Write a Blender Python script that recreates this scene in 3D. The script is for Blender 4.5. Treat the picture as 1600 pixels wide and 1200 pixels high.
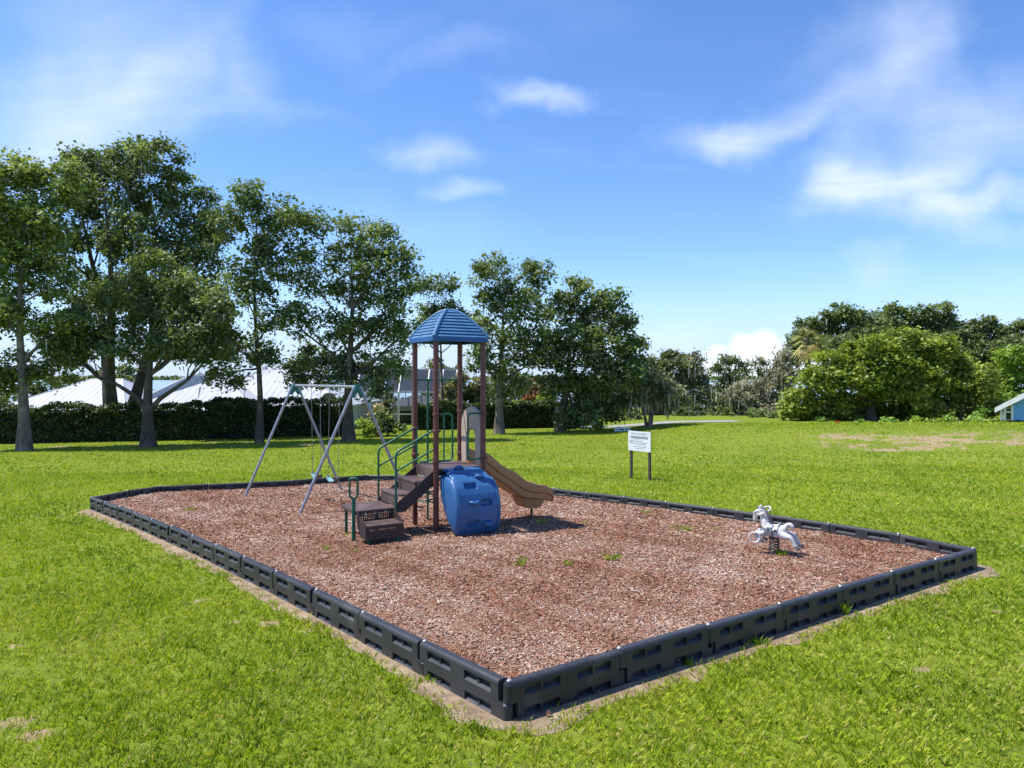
import bpy, bmesh, math, random
import numpy as np
from mathutils import Vector, Matrix
from mathutils.geometry import delaunay_2d_cdt

for o in list(bpy.data.objects):
    bpy.data.objects.remove(o)
SC = bpy.context.scene
COL = SC.collection
R = math.radians
rng = np.random.default_rng(11)
random.seed(5)

# ------------------------------------------------------------------ camera, sky, sun, exposure
F_PX, U0, V0 = 1100.0, 800.0, 590.0          # focal length and horizon measured on the photograph (1600 wide)
CZ = 2.503                                    # eye height above the ground at the foot of the camera
cam = bpy.data.cameras.new('camera')
cam.sensor_width = 36.0
cam.lens = 36.0 * F_PX / 1600.0
cam.shift_y = (600.0 - V0) / 1600.0 * -1.0
cam.clip_start = 0.05
cam.clip_end = 9000.0
cam_ob = bpy.data.objects.new('camera', cam)
COL.objects.link(cam_ob)
cam_ob.location = (0, 0, CZ)
cam_ob.rotation_euler = (R(90), 0, 0)
SC.camera = cam_ob

SUN_DIR = Vector((-0.53, 0.02, 1.0)).normalized()      # towards the sun: left and high
SUN_EL = math.asin(SUN_DIR.z)
sun = bpy.data.lights.new('sun', 'SUN')
sun.energy = 3.1
sun.angle = R(0.53)
sun.color = (1.0, 0.955, 0.88)
sun_ob = bpy.data.objects.new('sun', sun)
COL.objects.link(sun_ob)
sun_ob.location = (-20, 0, 40)
sun_ob.rotation_euler = (-SUN_DIR).to_track_quat('-Z', 'Y').to_euler()

SC.view_settings.view_transform = 'Standard'
SC.view_settings.look = 'None'
SC.view_settings.exposure = 1.12
SC.view_settings.gamma = 1.0
SC.cycles.max_bounces = 6
SC.cycles.diffuse_bounces = 3
SC.cycles.glossy_bounces = 2
SC.cycles.transmission_bounces = 4
SC.cycles.transparent_max_bounces = 16
SC.cycles.use_denoising = True


class NT:
    """tiny helper around a node tree"""
    def __init__(self, tree):
        self.t = tree
        self.n = tree.nodes
        self.l = tree.links

    def new(self, kind, **kw):
        n = self.n.new(kind)
        for k, v in kw.items():
            setattr(n, k, v)
        return n

    def link(self, a, b):
        self.l.new(a, b)

    def math(self, op, a, b=None, c=None, clamp=False):
        n = self.new('ShaderNodeMath', operation=op, use_clamp=clamp)
        for i, v in enumerate((a, b, c)):
            if v is None:
                continue
            if isinstance(v, (int, float)):
                n.inputs[i].default_value = v
            else:
                self.link(v, n.inputs[i])
        return n.outputs[0]

    def noise(self, vec, scale, detail=4.0, rough=0.55, dist=0.0):
        n = self.new('ShaderNodeTexNoise')
        n.inputs['Scale'].default_value = scale
        n.inputs['Detail'].default_value = detail
        n.inputs['Roughness'].default_value = rough
        n.inputs['Distortion'].default_value = dist
        if vec is not None:
            self.link(vec, n.inputs['Vector'])
        return n.outputs['Fac']

    def ramp(self, fac, stops, interp='LINEAR'):
        n = self.new('ShaderNodeValToRGB')
        cr = n.color_ramp
        cr.interpolation = interp
        while len(cr.elements) < len(stops):
            cr.elements.new(0.5)
        for e, (p, c) in zip(cr.elements, stops):
            e.position = p
            e.color = (c[0], c[1], c[2], 1.0) if not isinstance(c, (int, float)) else (c, c, c, 1.0)
        self.link(fac, n.inputs['Fac'])
        return n.outputs['Color']

    def mix(self, fac, a, b, mode='MIX'):
        n = self.new('ShaderNodeMix', data_type='RGBA', blend_type=mode)
        for sock, v in ((n.inputs[0], fac), (n.inputs[6], a), (n.inputs[7], b)):
            if isinstance(v, (int, float)):
                sock.default_value = v
            elif isinstance(v, tuple):
                sock.default_value = (v[0], v[1], v[2], 1.0)
            else:
                self.link(v, sock)
        return n.outputs[2]

    def maprange(self, v, a, b, c, d, smooth=False):
        n = self.new('ShaderNodeMapRange')
        if smooth:
            n.interpolation_type = 'SMOOTHSTEP'
        self.link(v, n.inputs['Value'])
        for k, x in (('From Min', a), ('From Max', b), ('To Min', c), ('To Max', d)):
            n.inputs[k].default_value = x
        return n.outputs['Result']


def make_world():
    w = bpy.data.worlds.new('World')
    SC.world = w
    w.use_nodes = True
    w.node_tree.nodes.clear()
    t = NT(w.node_tree)
    out = t.new('ShaderNodeOutputWorld')
    bg = t.new('ShaderNodeBackground')
    t.link(bg.outputs[0], out.inputs[0])
    sky = t.new('ShaderNodeTexSky', sky_type='NISHITA', sun_disc=False)
    sky.sun_elevation = SUN_EL
    sky.sun_rotation = math.atan2(SUN_DIR.x, SUN_DIR.y)
    sky.altitude = 20.0
    sky.air_density = 1.0
    sky.dust_density = 0.25
    sky.ozone_density = 3.0
    co = t.new('ShaderNodeTexCoord').outputs['Generated']
    sep = t.new('ShaderNodeSeparateXYZ')
    t.link(co, sep.inputs[0])
    X, Y, Z = sep.outputs
    # cirrus drawn on a high flat layer: direction divided by its height
    zz = t.math('ADD', t.math('MAXIMUM', Z, 0.0), 0.10)
    comb = t.new('ShaderNodeCombineXYZ')
    t.link(t.math('DIVIDE', X, zz), comb.inputs[0])
    t.link(t.math('DIVIDE', Y, zz), comb.inputs[1])
    layer = comb.outputs[0]
    mp = t.new('ShaderNodeMapping')
    mp.inputs['Rotation'].default_value = (0, 0, R(14))
    mp.inputs['Scale'].default_value = (0.62, 1.7, 1.0)
    t.link(layer, mp.inputs[0])
    wisps = t.noise(mp.outputs[0], 1.5, 9.0, 0.60, 1.2)
    # single clouds, given by heading (x/y) and slope (z/y)
    front = t.math('GREATER_THAN', Y, 0.05)
    yy = t.math('MAXIMUM', Y, 0.05)
    c2 = t.new('ShaderNodeCombineXYZ')
    t.link(t.math('DIVIDE', X, yy), c2.inputs[0])
    t.link(t.math('DIVIDE', Z, yy), c2.inputs[1])
    nz = t.new('ShaderNodeTexNoise')
    nz.inputs['Scale'].default_value = 5.0
    nz.inputs['Detail'].default_value = 8.0
    t.link(c2.outputs[0], nz.inputs['Vector'])
    sub = t.new('ShaderNodeVectorMath', operation='SUBTRACT')
    t.link(nz.outputs['Color'], sub.inputs[0])
    sub.inputs[1].default_value = (0.5, 0.5, 0.5)
    scl = t.new('ShaderNodeVectorMath', operation='MULTIPLY')
    t.link(sub.outputs[0], scl.inputs[0])
    scl.inputs[1].default_value = (0.34, 0.20, 0.0)
    add = t.new('ShaderNodeVectorMath', operation='ADD')
    t.link(c2.outputs[0], add.inputs[0])
    t.link(scl.outputs[0], add.inputs[1])

    def blob(src, u, v, ru, rv, rot, k, hard=0.0):
        m = t.new('ShaderNodeMapping', vector_type='TEXTURE')
        m.inputs['Location'].default_value = ((u - U0) / F_PX, (V0 - v) / F_PX, 0)
        m.inputs['Rotation'].default_value = (0, 0, R(rot))
        m.inputs['Scale'].default_value = (ru / F_PX * (1.22 if hard == 0.0 else 1.0), rv / F_PX * (1.35 if hard == 0.0 else 1.0), 1)
        t.link(src, m.inputs[0])
        ln = t.new('ShaderNodeVectorMath', operation='LENGTH')
        t.link(m.outputs[0], ln.inputs[0])
        return t.maprange(ln.outputs['Value'], 1.0, hard, 0.0, k, True)

    acc = None
    for b in ((130, 185, 270, 115, 4, 0.70), (190, 80, 180, 210, 60, 0.34), (300, 60, 160, 60, 50, 0.22),
              (830, 150, 85, 26, 0, 0.52), (650, 238, 110, 34, 6, 0.48), (725, 297, 80, 24, 3, 0.42),
              (700, 95, 150, 30, 5, 0.16), (560, 40, 160, 40, 0, 0.14), (420, 165, 140, 26, -8, 0.16),
              (1110, 215, 150, 42, 4, 0.52), (1240, 180, 190, 46, 18, 0.42), (1420, 110, 150, 90, 50, 0.55),
              (1330, 60, 150, 60, 20, 0.2),
              (1510, 235, 260, 90, 18, 0.66), (1370, 295, 170, 32, 8, 0.42), (1470, 345, 190, 42, -14, 0.5),
              (1560, 328, 150, 24, 6, 0.5), (1365, 408, 80, 24, 0, 0.34), (600, 390, 260, 70, 0, 0.15),
              (1040, 520, 120, 36, 0, 0.3)):
        g = blob(add.outputs[0], *b)
        acc = g if acc is None else t.math('ADD', acc, g)
    acc = t.math('MULTIPLY', acc, front)
    streak = t.maprange(wisps, 0.25, 0.75, 0.52, 1.28)
    cirrus = t.math('MULTIPLY', acc, streak)
    # the same thin wisps all round the sky
    everywhere = t.math('MULTIPLY', t.maprange(wisps, 0.50, 0.90, 0.0, 0.42, True), 0.35)
    cirrus = t.math('MAXIMUM', cirrus, everywhere)
    cirrus = t.math('MINIMUM', t.math('MULTIPLY', cirrus, 0.88), 0.78)
    # low cumulus
    scl2 = t.new('ShaderNodeVectorMath', operation='MULTIPLY')
    nz2 = t.new('ShaderNodeTexNoise')
    nz2.inputs['Scale'].default_value = 26.0
    nz2.inputs['Detail'].default_value = 5.0
    t.link(c2.outputs[0], nz2.inputs['Vector'])
    sub2 = t.new('ShaderNodeVectorMath', operation='SUBTRACT')
    t.link(nz2.outputs['Color'], sub2.inputs[0])
    sub2.inputs[1].default_value = (0.5, 0.5, 0.5)
    t.link(sub2.outputs[0], scl2.inputs[0])
    scl2.inputs[1].default_value = (0.035, 0.03, 0.0)
    add2 = t.new('ShaderNodeVectorMath', operation='ADD')
    t.link(c2.outputs[0], add2.inputs[0])
    t.link(scl2.outputs[0], add2.inputs[1])
    cum = None
    for b in ((1183, 542, 54, 30, 0, 0.92, 0.5), (1120, 548, 26, 18, 0, 0.7, 0.4), (1150, 575, 90, 34, 0, 0.75, 0.3), (1240, 560, 80, 40, 0, 0.8, 0.4)):
        g = blob(add2.outputs[0], *b)
        cum = g if cum is None else t.math('MAXIMUM', cum, g)
    cum = t.math('MULTIPLY', cum, front)
    # colours are in the sky texture's own physical units
    bright = t.new('ShaderNodeHueSaturation')
    bright.inputs['Saturation'].default_value = 1.12
    t.link(sky.outputs[0], bright.inputs['Color'])
    clear = t.mix(1.0, bright.outputs[0], (0.80, 0.885, 1.08), 'MULTIPLY')
    # pale moist air low over the horizon, the same all round
    clear = t.mix(t.maprange(Z, 0.16, -0.01, 0.0, 0.85, True), clear, (3.1, 4.0, 5.8))
    col = t.mix(cirrus, clear, (4.6, 5.2, 6.4))
    col = t.mix(t.math('MULTIPLY', cum, 0.92), col, (5.9, 6.1, 6.5))
    t.link(col, bg.inputs['Color'])
    bg.inputs['Strength'].default_value = 0.094
    w.cycles.sampling_method = 'MANUAL'
    w.cycles.sample_map_resolution = 512


make_world()


# ------------------------------------------------------------------ where things are
def sstep(a, b, x):
    t = np.clip((np.asarray(x, float) - a) / (np.asarray(b) - a), 0, 1)
    return t * t * (3 - 2 * t)


def G(x, y):
    """height of the ground"""
    x = np.asarray(x, float)
    y = np.asarray(y, float)
    z = 0.01 * np.clip(x, -45, 45) - 0.04 * np.minimum(y, 44) - 0.01 * (np.clip(y, 44, 60) - 44) - 0.02 * (np.clip(y, 60, 120) - 60)
    z = z + sstep(7.5, 15.5, x) * (0.74 * sstep(35.0, 42.0, y) + 0.24 * sstep(35.0 + 0.5 * np.sin(x * 0.4), 36.2 + 0.5 * np.sin(x * 0.4), y)) * (1 - 0.6 * sstep(43.5, 60.0, y))
    z = z - 3.2 * sstep(112, 150, y)
    z = z + 1.25 * sstep(2250, 2330, y)
    return z


def gz(x, y):
    return float(G(x, y))


def at(u, v, y):
    """point at distance y that the photograph shows at pixel u, v"""
    return Vector(((u - U0) / F_PX * y, y, CZ - (v - V0) / F_PX * y))


def on_ground(u, y):
    x = (u - U0) / F_PX * y
    return Vector((x, y, gz(x, y)))


MULCH = 0.13


# ------------------------------------------------------------------ materials
MATS = {}


def material(name, build):
    if name in MATS:
        return MATS[name]
    m = bpy.data.materials.new(name)
    m.use_nodes = True
    m.node_tree.nodes.clear()
    t = NT(m.node_tree)
    out = t.new('ShaderNodeOutputMaterial')
    build(t, out)
    MATS[name] = m
    return m


def plain(name, col, rough=0.5, var=0.12, scale=14.0, bump=0.0, bump_scale=60.0, dirt=None, metallic=0.0, spec=0.5, dirt_amt=0.5):
    """one colour with soft wear, speckle and a little dirt"""
    def build(t, out):
        p = t.new('ShaderNodeBsdfPrincipled')
        co = t.new('ShaderNodeTexCoord').outputs['Object']
        n1 = t.noise(co, scale, 5, 0.6)
        dark = tuple(c * (1 - var * 1.6) for c in col)
        lite = tuple(min(1, c * (1 + var) + 0.01 * var) for c in col)
        c = t.ramp(n1, [(0.3, dark), (0.7, lite)])
        if dirt:
            n2 = t.noise(co, scale * 0.35, 6, 0.65)
            c = t.mix(t.math('MULTIPLY', t.maprange(n2, 0.5, 0.72, 0, 1, True), dirt_amt), c, dirt)
        t.link(c, p.inputs['Base Color'])
        p.inputs['Metallic'].default_value = metallic
        p.inputs['Specular IOR Level'].default_value = spec
        rr = t.maprange(n1, 0.3, 0.7, max(0.05, rough - 0.08), min(1, rough + 0.1))
        t.link(rr, p.inputs['Roughness'])
        if bump:
            b = t.new('ShaderNodeBump')
            b.inputs['Strength'].default_value = bump
            b.inputs['Distance'].default_value = 0.01
            t.link(t.noise(co, bump_scale, 4, 0.6), b.inputs['Height'])
            t.link(b.outputs[0], p.inputs['Normal'])
        t.link(p.outputs[0], out.inputs[0])
    return material(name, build)


def leafy(name, stops, trans=0.32, gloss=0.10, rough=0.55, gain=1.95):
    """leaf colour from the per-leaf value 'rnd'; part of the light shines through"""
    def build(t, out):
        a = t.new('ShaderNodeAttribute', attribute_name='rnd')
        c = t.ramp(a.outputs['Fac'], [(p, tuple(x * gain for x in col)) for p, col in stops])
        d = t.new('ShaderNodeBsdfDiffuse')
        tr = t.new('ShaderNodeBsdfTranslucent')
        gl = t.new('ShaderNodeBsdfGlossy')
        gl.inputs['Roughness'].default_value = rough
        gl.inputs['Color'].default_value = (0.8, 0.85, 0.8, 1)
        t.link(c, d.inputs['Color'])
        t.link(t.mix(1.0, c, (1.25, 1.25, 0.55), 'MULTIPLY'), tr.inputs['Color'])
        m1 = t.new('ShaderNodeMixShader')
        m1.inputs[0].default_value = trans
        t.link(d.outputs[0], m1.inputs[1])
        t.link(tr.outputs[0], m1.inputs[2])
        m2 = t.new('ShaderNodeMixShader')
        m2.inputs[0].default_value = gloss * 0.4
        t.link(m1.outputs[0], m2.inputs[1])
        t.link(gl.outputs[0], m2.inputs[2])
        t.link(m2.outputs[0], out.inputs[0])
    return material(name, build)


def mat_ground():
    def build(t, out):
        p = t.new('ShaderNodeBsdfPrincipled')
        p.inputs['Roughness'].default_value = 0.95
        p.inputs['Specular IOR Level'].default_value = 0.1
        pos = t.new('ShaderNodeNewGeometry').outputs['Position']
        big = t.noise(pos, 0.16, 4, 0.6)
        mid = t.noise(pos, 1.3, 5, 0.65)
        fine = t.noise(pos, 28.0, 4, 0.7)
        g1 = t.ramp(t.math('ADD', t.math('MULTIPLY', big, 0.5), t.math('MULTIPLY', mid, 0.5)),
                    [(0.34, (0.14, 0.23, 0.012)), (0.5, (0.22, 0.30, 0.016)), (0.64, (0.30, 0.345, 0.03))])
        g2 = t.mix(t.maprange(fine, 0.28, 0.66, 0.0, 0.78), g1, (0.115, 0.125, 0.030))
        soil = t.ramp(t.noise(pos, 9.0, 6, 0.7), [(0.3, (0.25, 0.175, 0.09)), (0.7, (0.43, 0.33, 0.20))])
        a = t.new('ShaderNodeAttribute', attribute_name='bare')
        edge = t.math('ADD', a.outputs['Fac'], t.math('MULTIPLY', t.math('SUBTRACT', t.noise(pos, 2.4, 6, 0.7), 0.5), 1.5))
        f = t.maprange(edge, 0.42, 0.62, 0.0, 1.0, True)
        f = t.math('MULTIPLY', f, t.maprange(a.outputs['Fac'], 0.02, 0.2, 0, 1))
        t.link(t.mix(f, g2, soil), p.inputs['Base Color'])
        b = t.new('ShaderNodeBump')
        b.inputs['Strength'].default_value = 0.7
        b.inputs['Distance'].default_value = 0.05
        t.link(fine, b.inputs['Height'])
        t.link(b.outputs[0], p.inputs['Normal'])
        t.link(p.outputs[0], out.inputs[0])
    return material('lawn ground', build)


def mat_soil():
    def build(t, out):
        p = t.new('ShaderNodeBsdfPrincipled')
        p.inputs['Roughness'].default_value = 0.95
        pos = t.new('ShaderNodeNewGeometry').outputs['Position']
        n = t.noise(pos, 5.0, 8, 0.72)
        c = t.ramp(n, [(0.30, (0.12, 0.078, 0.045)), (0.48, (0.29, 0.205, 0.128)), (0.68, (0.45, 0.35, 0.24))])
        spk = t.noise(pos, 90.0, 3, 0.6)
        c = t.mix(t.maprange(spk, 0.55, 0.68, 0, 0.7), c, (0.10, 0.065, 0.036))
        t.link(c, p.inputs['Base Color'])
        b = t.new('ShaderNodeBump')
        b.inputs['Strength'].default_value = 0.8
        b.inputs['Distance'].default_value = 0.03
        t.link(t.noise(pos, 30.0, 6, 0.7), b.inputs['Height'])
        t.link(b.outputs[0], p.inputs['Normal'])
        t.link(p.outputs[0], out.inputs[0])
    return material('sandy soil', build)


MULCH_STOPS = [(0.0, (0.045, 0.021, 0.015)), (0.2, (0.14, 0.054, 0.031)), (0.42, (0.30, 0.122, 0.058)),
               (0.62, (0.32, 0.178, 0.118)), (0.82, (0.40, 0.268, 0.195)), (1.0, (0.54, 0.425, 0.345))]


def mat_mulch():
    def build(t, out):
        p = t.new('ShaderNodeBsdfPrincipled')
        p.inputs['Roughness'].default_value = 0.9
        pos = t.new('ShaderNodeNewGeometry').outputs['Position']
        v = t.new('ShaderNodeTexVoronoi')
        v.inputs['Scale'].default_value = 38.0
        v.inputs['Randomness'].default_value = 1.0
        t.link(pos, v.inputs['Vector'])
        sp = t.new('ShaderNodeSeparateColor')
        t.link(v.outputs['Color'], sp.inputs[0])
        c = t.ramp(t.math('MULTIPLY', sp.outputs[0], 0.8), MULCH_STOPS)
        t.link(c, p.inputs['Base Color'])
        b = t.new('ShaderNodeBump')
        b.inputs['Strength'].default_value = 0.9
        b.inputs['Distance'].default_value = 0.03
        t.link(v.outputs['Distance'], b.inputs['Height'])
        t.link(b.outputs[0], p.inputs['Normal'])
        t.link(p.outputs[0], out.inputs[0])
    return material('wood mulch bed', build)


def mat_attr(name, stops, rough=0.85, spec=0.25):
    def build(t, out):
        p = t.new('ShaderNodeBsdfPrincipled')
        p.inputs['Roughness'].default_value = rough
        p.inputs['Specular IOR Level'].default_value = spec
        a = t.new('ShaderNodeAttribute', attribute_name='rnd')
        t.link(t.ramp(a.outputs['Fac'], stops), p.inputs['Base Color'])
        t.link(p.outputs[0], out.inputs[0])
    return material(name, build)


def mat_bark(name, dark, lite):
    def build(t, out):
        p = t.new('ShaderNodeBsdfPrincipled')
        p.inputs['Roughness'].default_value = 0.95
        p.inputs['Specular IOR Level'].default_value = 0.15
        co = t.new('ShaderNodeTexCoord').outputs['Object']
        mp = t.new('ShaderNodeMapping')
        mp.inputs['Scale'].default_value = (3.0, 3.0, 0.8)
        t.link(co, mp.inputs[0])
        n = t.noise(mp.outputs[0], 3.0, 8, 0.7)
        blot = t.noise(co, 0.9, 5, 0.6)
        c = t.ramp(n, [(0.32, dark), (0.66, lite)])
        c = t.mix(t.maprange(blot, 0.5, 0.65, 0, 0.55), c, tuple(min(1, x * 1.5 + 0.03) for x in lite))
        t.link(c, p.inputs['Base Color'])
        b = t.new('ShaderNodeBump')
        b.inputs['Strength'].default_value = 1.0
        b.inputs['Distance'].default_value = 0.06
        t.link(n, b.inputs['Height'])
        t.link(b.outputs[0], p.inputs['Normal'])
        t.link(p.outputs[0], out.inputs[0])
    return material(name, build)


def mat_metal_roof(name, col):
    def build(t, out):
        p = t.new('ShaderNodeBsdfPrincipled')
        p.inputs['Roughness'].default_value = 0.42
        p.inputs['Metallic'].default_value = 0.0
        co = t.new('ShaderNodeTexCoord').outputs['Object']
        n = t.noise(co, 0.8, 5, 0.6)
        t.link(t.ramp(n, [(0.3, tuple(c * 0.86 for c in col)), (0.7, col)]), p.inputs['Base Color'])
        t.link(p.outputs[0], out.inputs[0])
    return material(name, build)


def mat_water():
    def build(t, out):
        p = t.new('ShaderNodeBsdfPrincipled')
        p.inputs['Base Color'].default_value = (0.10, 0.17, 0.22, 1)
        p.inputs['Roughness'].default_value = 0.12
        pos = t.new('ShaderNodeNewGeometry').outputs['Position']
        b = t.new('ShaderNodeBump')
        b.inputs['Strength'].default_value = 0.35
        b.inputs['Distance'].default_value = 0.4
        t.link(t.noise(pos, 0.5, 4, 0.6), b.inputs['Height'])
        t.link(b.outputs[0], p.inputs['Normal'])
        t.link(p.outputs[0], out.inputs[0])
    return material('lake water', build)


def mat_screen():
    def build(t, out):
        d = t.new('ShaderNodeBsdfDiffuse')
        d.inputs['Color'].default_value = (0.055, 0.066, 0.092, 1)
        tr = t.new('ShaderNodeBsdfTransparent')
        m = t.new('ShaderNodeMixShader')
        m.inputs[0].default_value = 0.86
        t.link(tr.outputs[0], m.inputs[1])
        t.link(d.outputs[0], m.inputs[2])
        t.link(m.outputs[0], out.inputs[0])
    return material('insect screen', build)


def mat_glass_dark():
    return plain('dark window glass', (0.03, 0.035, 0.04), 0.12, 0.05, 3.0)


M_POST = plain('maroon powder coat', (0.135, 0.040, 0.034), 0.42, 0.10, 6, dirt=(0.20, 0.11, 0.09), dirt_amt=0.35)
M_GREEN = plain('green powder coat', (0.004, 0.105, 0.060), 0.38, 0.10, 8)
M_TEAL = plain('teal plastic fitting', (0.010, 0.17, 0.135), 0.45, 0.10, 10)
M_DECK = plain('brown vinyl deck', (0.085, 0.052, 0.046), 0.6, 0.16, 9, bump=0.25, dirt=(0.21, 0.14, 0.115), dirt_amt=0.6)
M_RISER = plain('dark brown vinyl', (0.040, 0.026, 0.025), 0.55, 0.12, 9, dirt=(0.10, 0.07, 0.06), dirt_amt=0.5)
M_BLUE = plain('blue moulded plastic', (0.028, 0.115, 0.29), 0.42, 0.08, 3, dirt=(0.06, 0.16, 0.31), dirt_amt=0.5)
M_BLUE_ROOF = plain('faded blue roof plastic', (0.055, 0.165, 0.32), 0.5, 0.12, 4, dirt=(0.13, 0.25, 0.38), dirt_amt=0.6)
M_BLUE_BAND = plain('blue roof band plastic', (0.015, 0.095, 0.27), 0.45, 0.08, 4)
M_TAN = plain('tan moulded plastic', (0.46, 0.215, 0.075), 0.45, 0.12, 4, dirt=(0.32, 0.145, 0.055), dirt_amt=0.5)
M_HOOD = plain('pale tan plastic', (0.44, 0.33, 0.255), 0.55, 0.10, 4, dirt=(0.28, 0.2, 0.16), dirt_amt=0.4)
M_GALV = plain('galvanised steel', (0.36, 0.375, 0.40), 0.38, 0.14, 9, metallic=0.55)
M_CHAIN = plain('weathered chain steel', (0.30, 0.29, 0.27), 0.5, 0.2, 30, metallic=0.5)
M_SEAT = plain('pale teal swing rubber', (0.19, 0.36, 0.36), 0.6, 0.15, 12, dirt=(0.08, 0.12, 0.12))
M_SEATDARK = plain('black swing rubber', (0.05, 0.06, 0.06), 0.6, 0.15, 12)
def mat_border():
    def build(t, out):
        p = t.new('ShaderNodeBsdfPrincipled')
        co = t.new('ShaderNodeTexCoord').outputs['Object']
        oi = t.new('ShaderNodeObjectInfo').outputs['Random']
        shift = t.new('ShaderNodeVectorMath', operation='ADD')
        t.link(co, shift.inputs[0])
        sc = t.new('ShaderNodeCombineXYZ')
        t.link(t.math('MULTIPLY', oi, 37.0), sc.inputs[0])
        t.link(sc.outputs[0], shift.inputs[1])
        v = shift.outputs[0]
        n1 = t.noise(v, 5.0, 6, 0.65)
        n2 = t.noise(v, 2.2, 7, 0.7)
        n3 = t.noise(v, 45.0, 4, 0.6)
        base = t.mix(oi, (0.019, 0.021, 0.026), (0.033, 0.034, 0.038))
        c = t.mix(t.maprange(n1, 0.35, 0.7, 0, 0.6), base, (0.045, 0.046, 0.050))
        c = t.mix(t.maprange(n2, 0.52, 0.72, 0, 0.75, True), c, (0.105, 0.092, 0.078))
        c = t.mix(t.maprange(n3, 0.62, 0.75, 0, 0.4), c, (0.11, 0.10, 0.09))
        t.link(c, p.inputs['Base Color'])
        t.link(t.maprange(n1, 0.3, 0.7, 0.36, 0.58), p.inputs['Roughness'])
        b = t.new('ShaderNodeBump')
        b.inputs['Strength'].default_value = 0.15
        b.inputs['Distance'].default_value = 0.01
        t.link(n3, b.inputs['Height'])
        t.link(b.outputs[0], p.inputs['Normal'])
        t.link(p.outputs[0], out.inputs[0])
    return material('black border plastic', build)


M_BORDER = mat_border()
M_PIN = plain('grey steel pin', (0.45, 0.46, 0.48), 0.4, 0.1, 20, metallic=0.5)
M_HORSE = plain('weathered white aluminium', (0.60, 0.59, 0.57), 0.55, 0.14, 16, dirt=(0.27, 0.25, 0.23), dirt_amt=0.75)
M_HORSEDARK = plain('grey worn paint', (0.13, 0.125, 0.13), 0.6, 0.2, 20)
M_SPRING = plain('black spring steel', (0.03, 0.03, 0.034), 0.4, 0.15, 20)
M_BOLT = plain('zinc bolt', (0.6, 0.6, 0.6), 0.35, 0.1, 20, metallic=0.6)
M_SIGN = plain('white sign board', (0.74, 0.76, 0.78), 0.5, 0.04, 3)
M_INK = plain('dark green sign ink', (0.05, 0.10, 0.09), 0.7, 0.1, 10)
M_WOOD = plain('weathered dark timber', (0.075, 0.058, 0.050), 0.85, 0.25, 12, bump=0.4, bump_scale=30)
M_WHITE = plain('white painted trim', (0.74, 0.74, 0.73), 0.5, 0.05, 3)
M_WALL = plain('off white stucco', (0.62, 0.60, 0.56), 0.85, 0.08, 2)
M_SIDING = plain('light blue lap siding', (0.16, 0.42, 0.70), 0.6, 0.06, 2)
M_ROOFWHITE = mat_metal_roof('white metal roof', (0.54, 0.56, 0.60))
M_ROOFGREY = mat_metal_roof('pale grey roof', (0.52, 0.52, 0.52))
M_ASPHALT = plain('worn pale asphalt', (0.30, 0.29, 0.27), 0.9, 0.15, 1.5)
M_BARK = mat_bark('grey oak bark', (0.045, 0.034, 0.026), (0.15, 0.12, 0.092))
M_BARKPALE = mat_bark('pale oak bark', (0.085, 0.068, 0.054), (0.26, 0.215, 0.175))
M_SCREEN = mat_screen()
M_GLASS = mat_glass_dark()

L_OAK = leafy('oak leaves', [(0, (0.030, 0.050, 0.018)), (0.5, (0.072, 0.106, 0.034)), (1, (0.165, 0.195, 0.075))], 0.34, 0.12)
L_OAKDARK = leafy('dark oak leaves', [(0, (0.026, 0.043, 0.016)), (0.5, (0.058, 0.086, 0.028)), (1, (0.125, 0.15, 0.058))], 0.3, 0.12)
L_OAKLITE = leafy('fresh oak leaves', [(0, (0.042, 0.068, 0.018)), (0.5, (0.095, 0.132, 0.034)), (1, (0.20, 0.225, 0.075))], 0.38, 0.1)
L_BRIGHT = leafy('bright camphor leaves', [(0, (0.048, 0.076, 0.013)), (0.5, (0.118, 0.155, 0.023)), (1, (0.22, 0.25, 0.045))], 0.36, 0.07)
L_MOSSY = leafy('olive mossy leaves', [(0, (0.055, 0.062, 0.030)), (0.5, (0.115, 0.125, 0.060)), (1, (0.20, 0.205, 0.115))], 0.25, 0.05)
L_GREYMOSSY = leafy('grey brown mossy leaves', [(0, (0.070, 0.068, 0.045)), (0.5, (0.145, 0.14, 0.098)), (1, (0.25, 0.24, 0.185))], 0.25, 0.04)
L_MOSS = leafy('spanish moss', [(0, (0.13, 0.12, 0.095)), (1, (0.33, 0.31, 0.26))], 0.25, 0.0)
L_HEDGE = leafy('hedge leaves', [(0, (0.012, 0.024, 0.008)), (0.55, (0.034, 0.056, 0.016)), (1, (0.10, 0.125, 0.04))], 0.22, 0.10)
L_SHRUB = leafy('shrub leaves', [(0, (0.05, 0.09, 0.015)), (0.5, (0.12, 0.18, 0.025)), (1, (0.22, 0.28, 0.05))], 0.35, 0.08)
L_MAGNOLIA = leafy('magnolia leaves', [(0, (0.03, 0.042, 0.014)), (0.5, (0.10, 0.10, 0.035)), (1, (0.30, 0.25, 0.13))], 0.25, 0.14)
L_RUST = leafy('rusty red leaves', [(0, (0.045, 0.025, 0.016)), (0.5, (0.13, 0.06, 0.035)), (1, (0.26, 0.14, 0.08))], 0.25, 0.08)
L_PALM = leafy('palm fronds', [(0, (0.05, 0.075, 0.022)), (0.5, (0.14, 0.15, 0.045)), (1, (0.36, 0.27, 0.10))], 0.25, 0.1)
L_GRASS = leafy('lawn grass', [(0, (0.075, 0.145, 0.007)), (0.4, (0.24, 0.355, 0.014)), (0.75, (0.42, 0.49, 0.026)), (0.87, (0.47, 0.47, 0.08)), (1, (0.54, 0.43, 0.19))], 0.36, 0.04, 0.5, 1.0)
L_TALLGRASS = leafy('tall wild grass', [(0, (0.06, 0.12, 0.02)), (0.5, (0.13, 0.20, 0.04)), (1, (0.24, 0.30, 0.08))], 0.35, 0.05)
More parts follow.
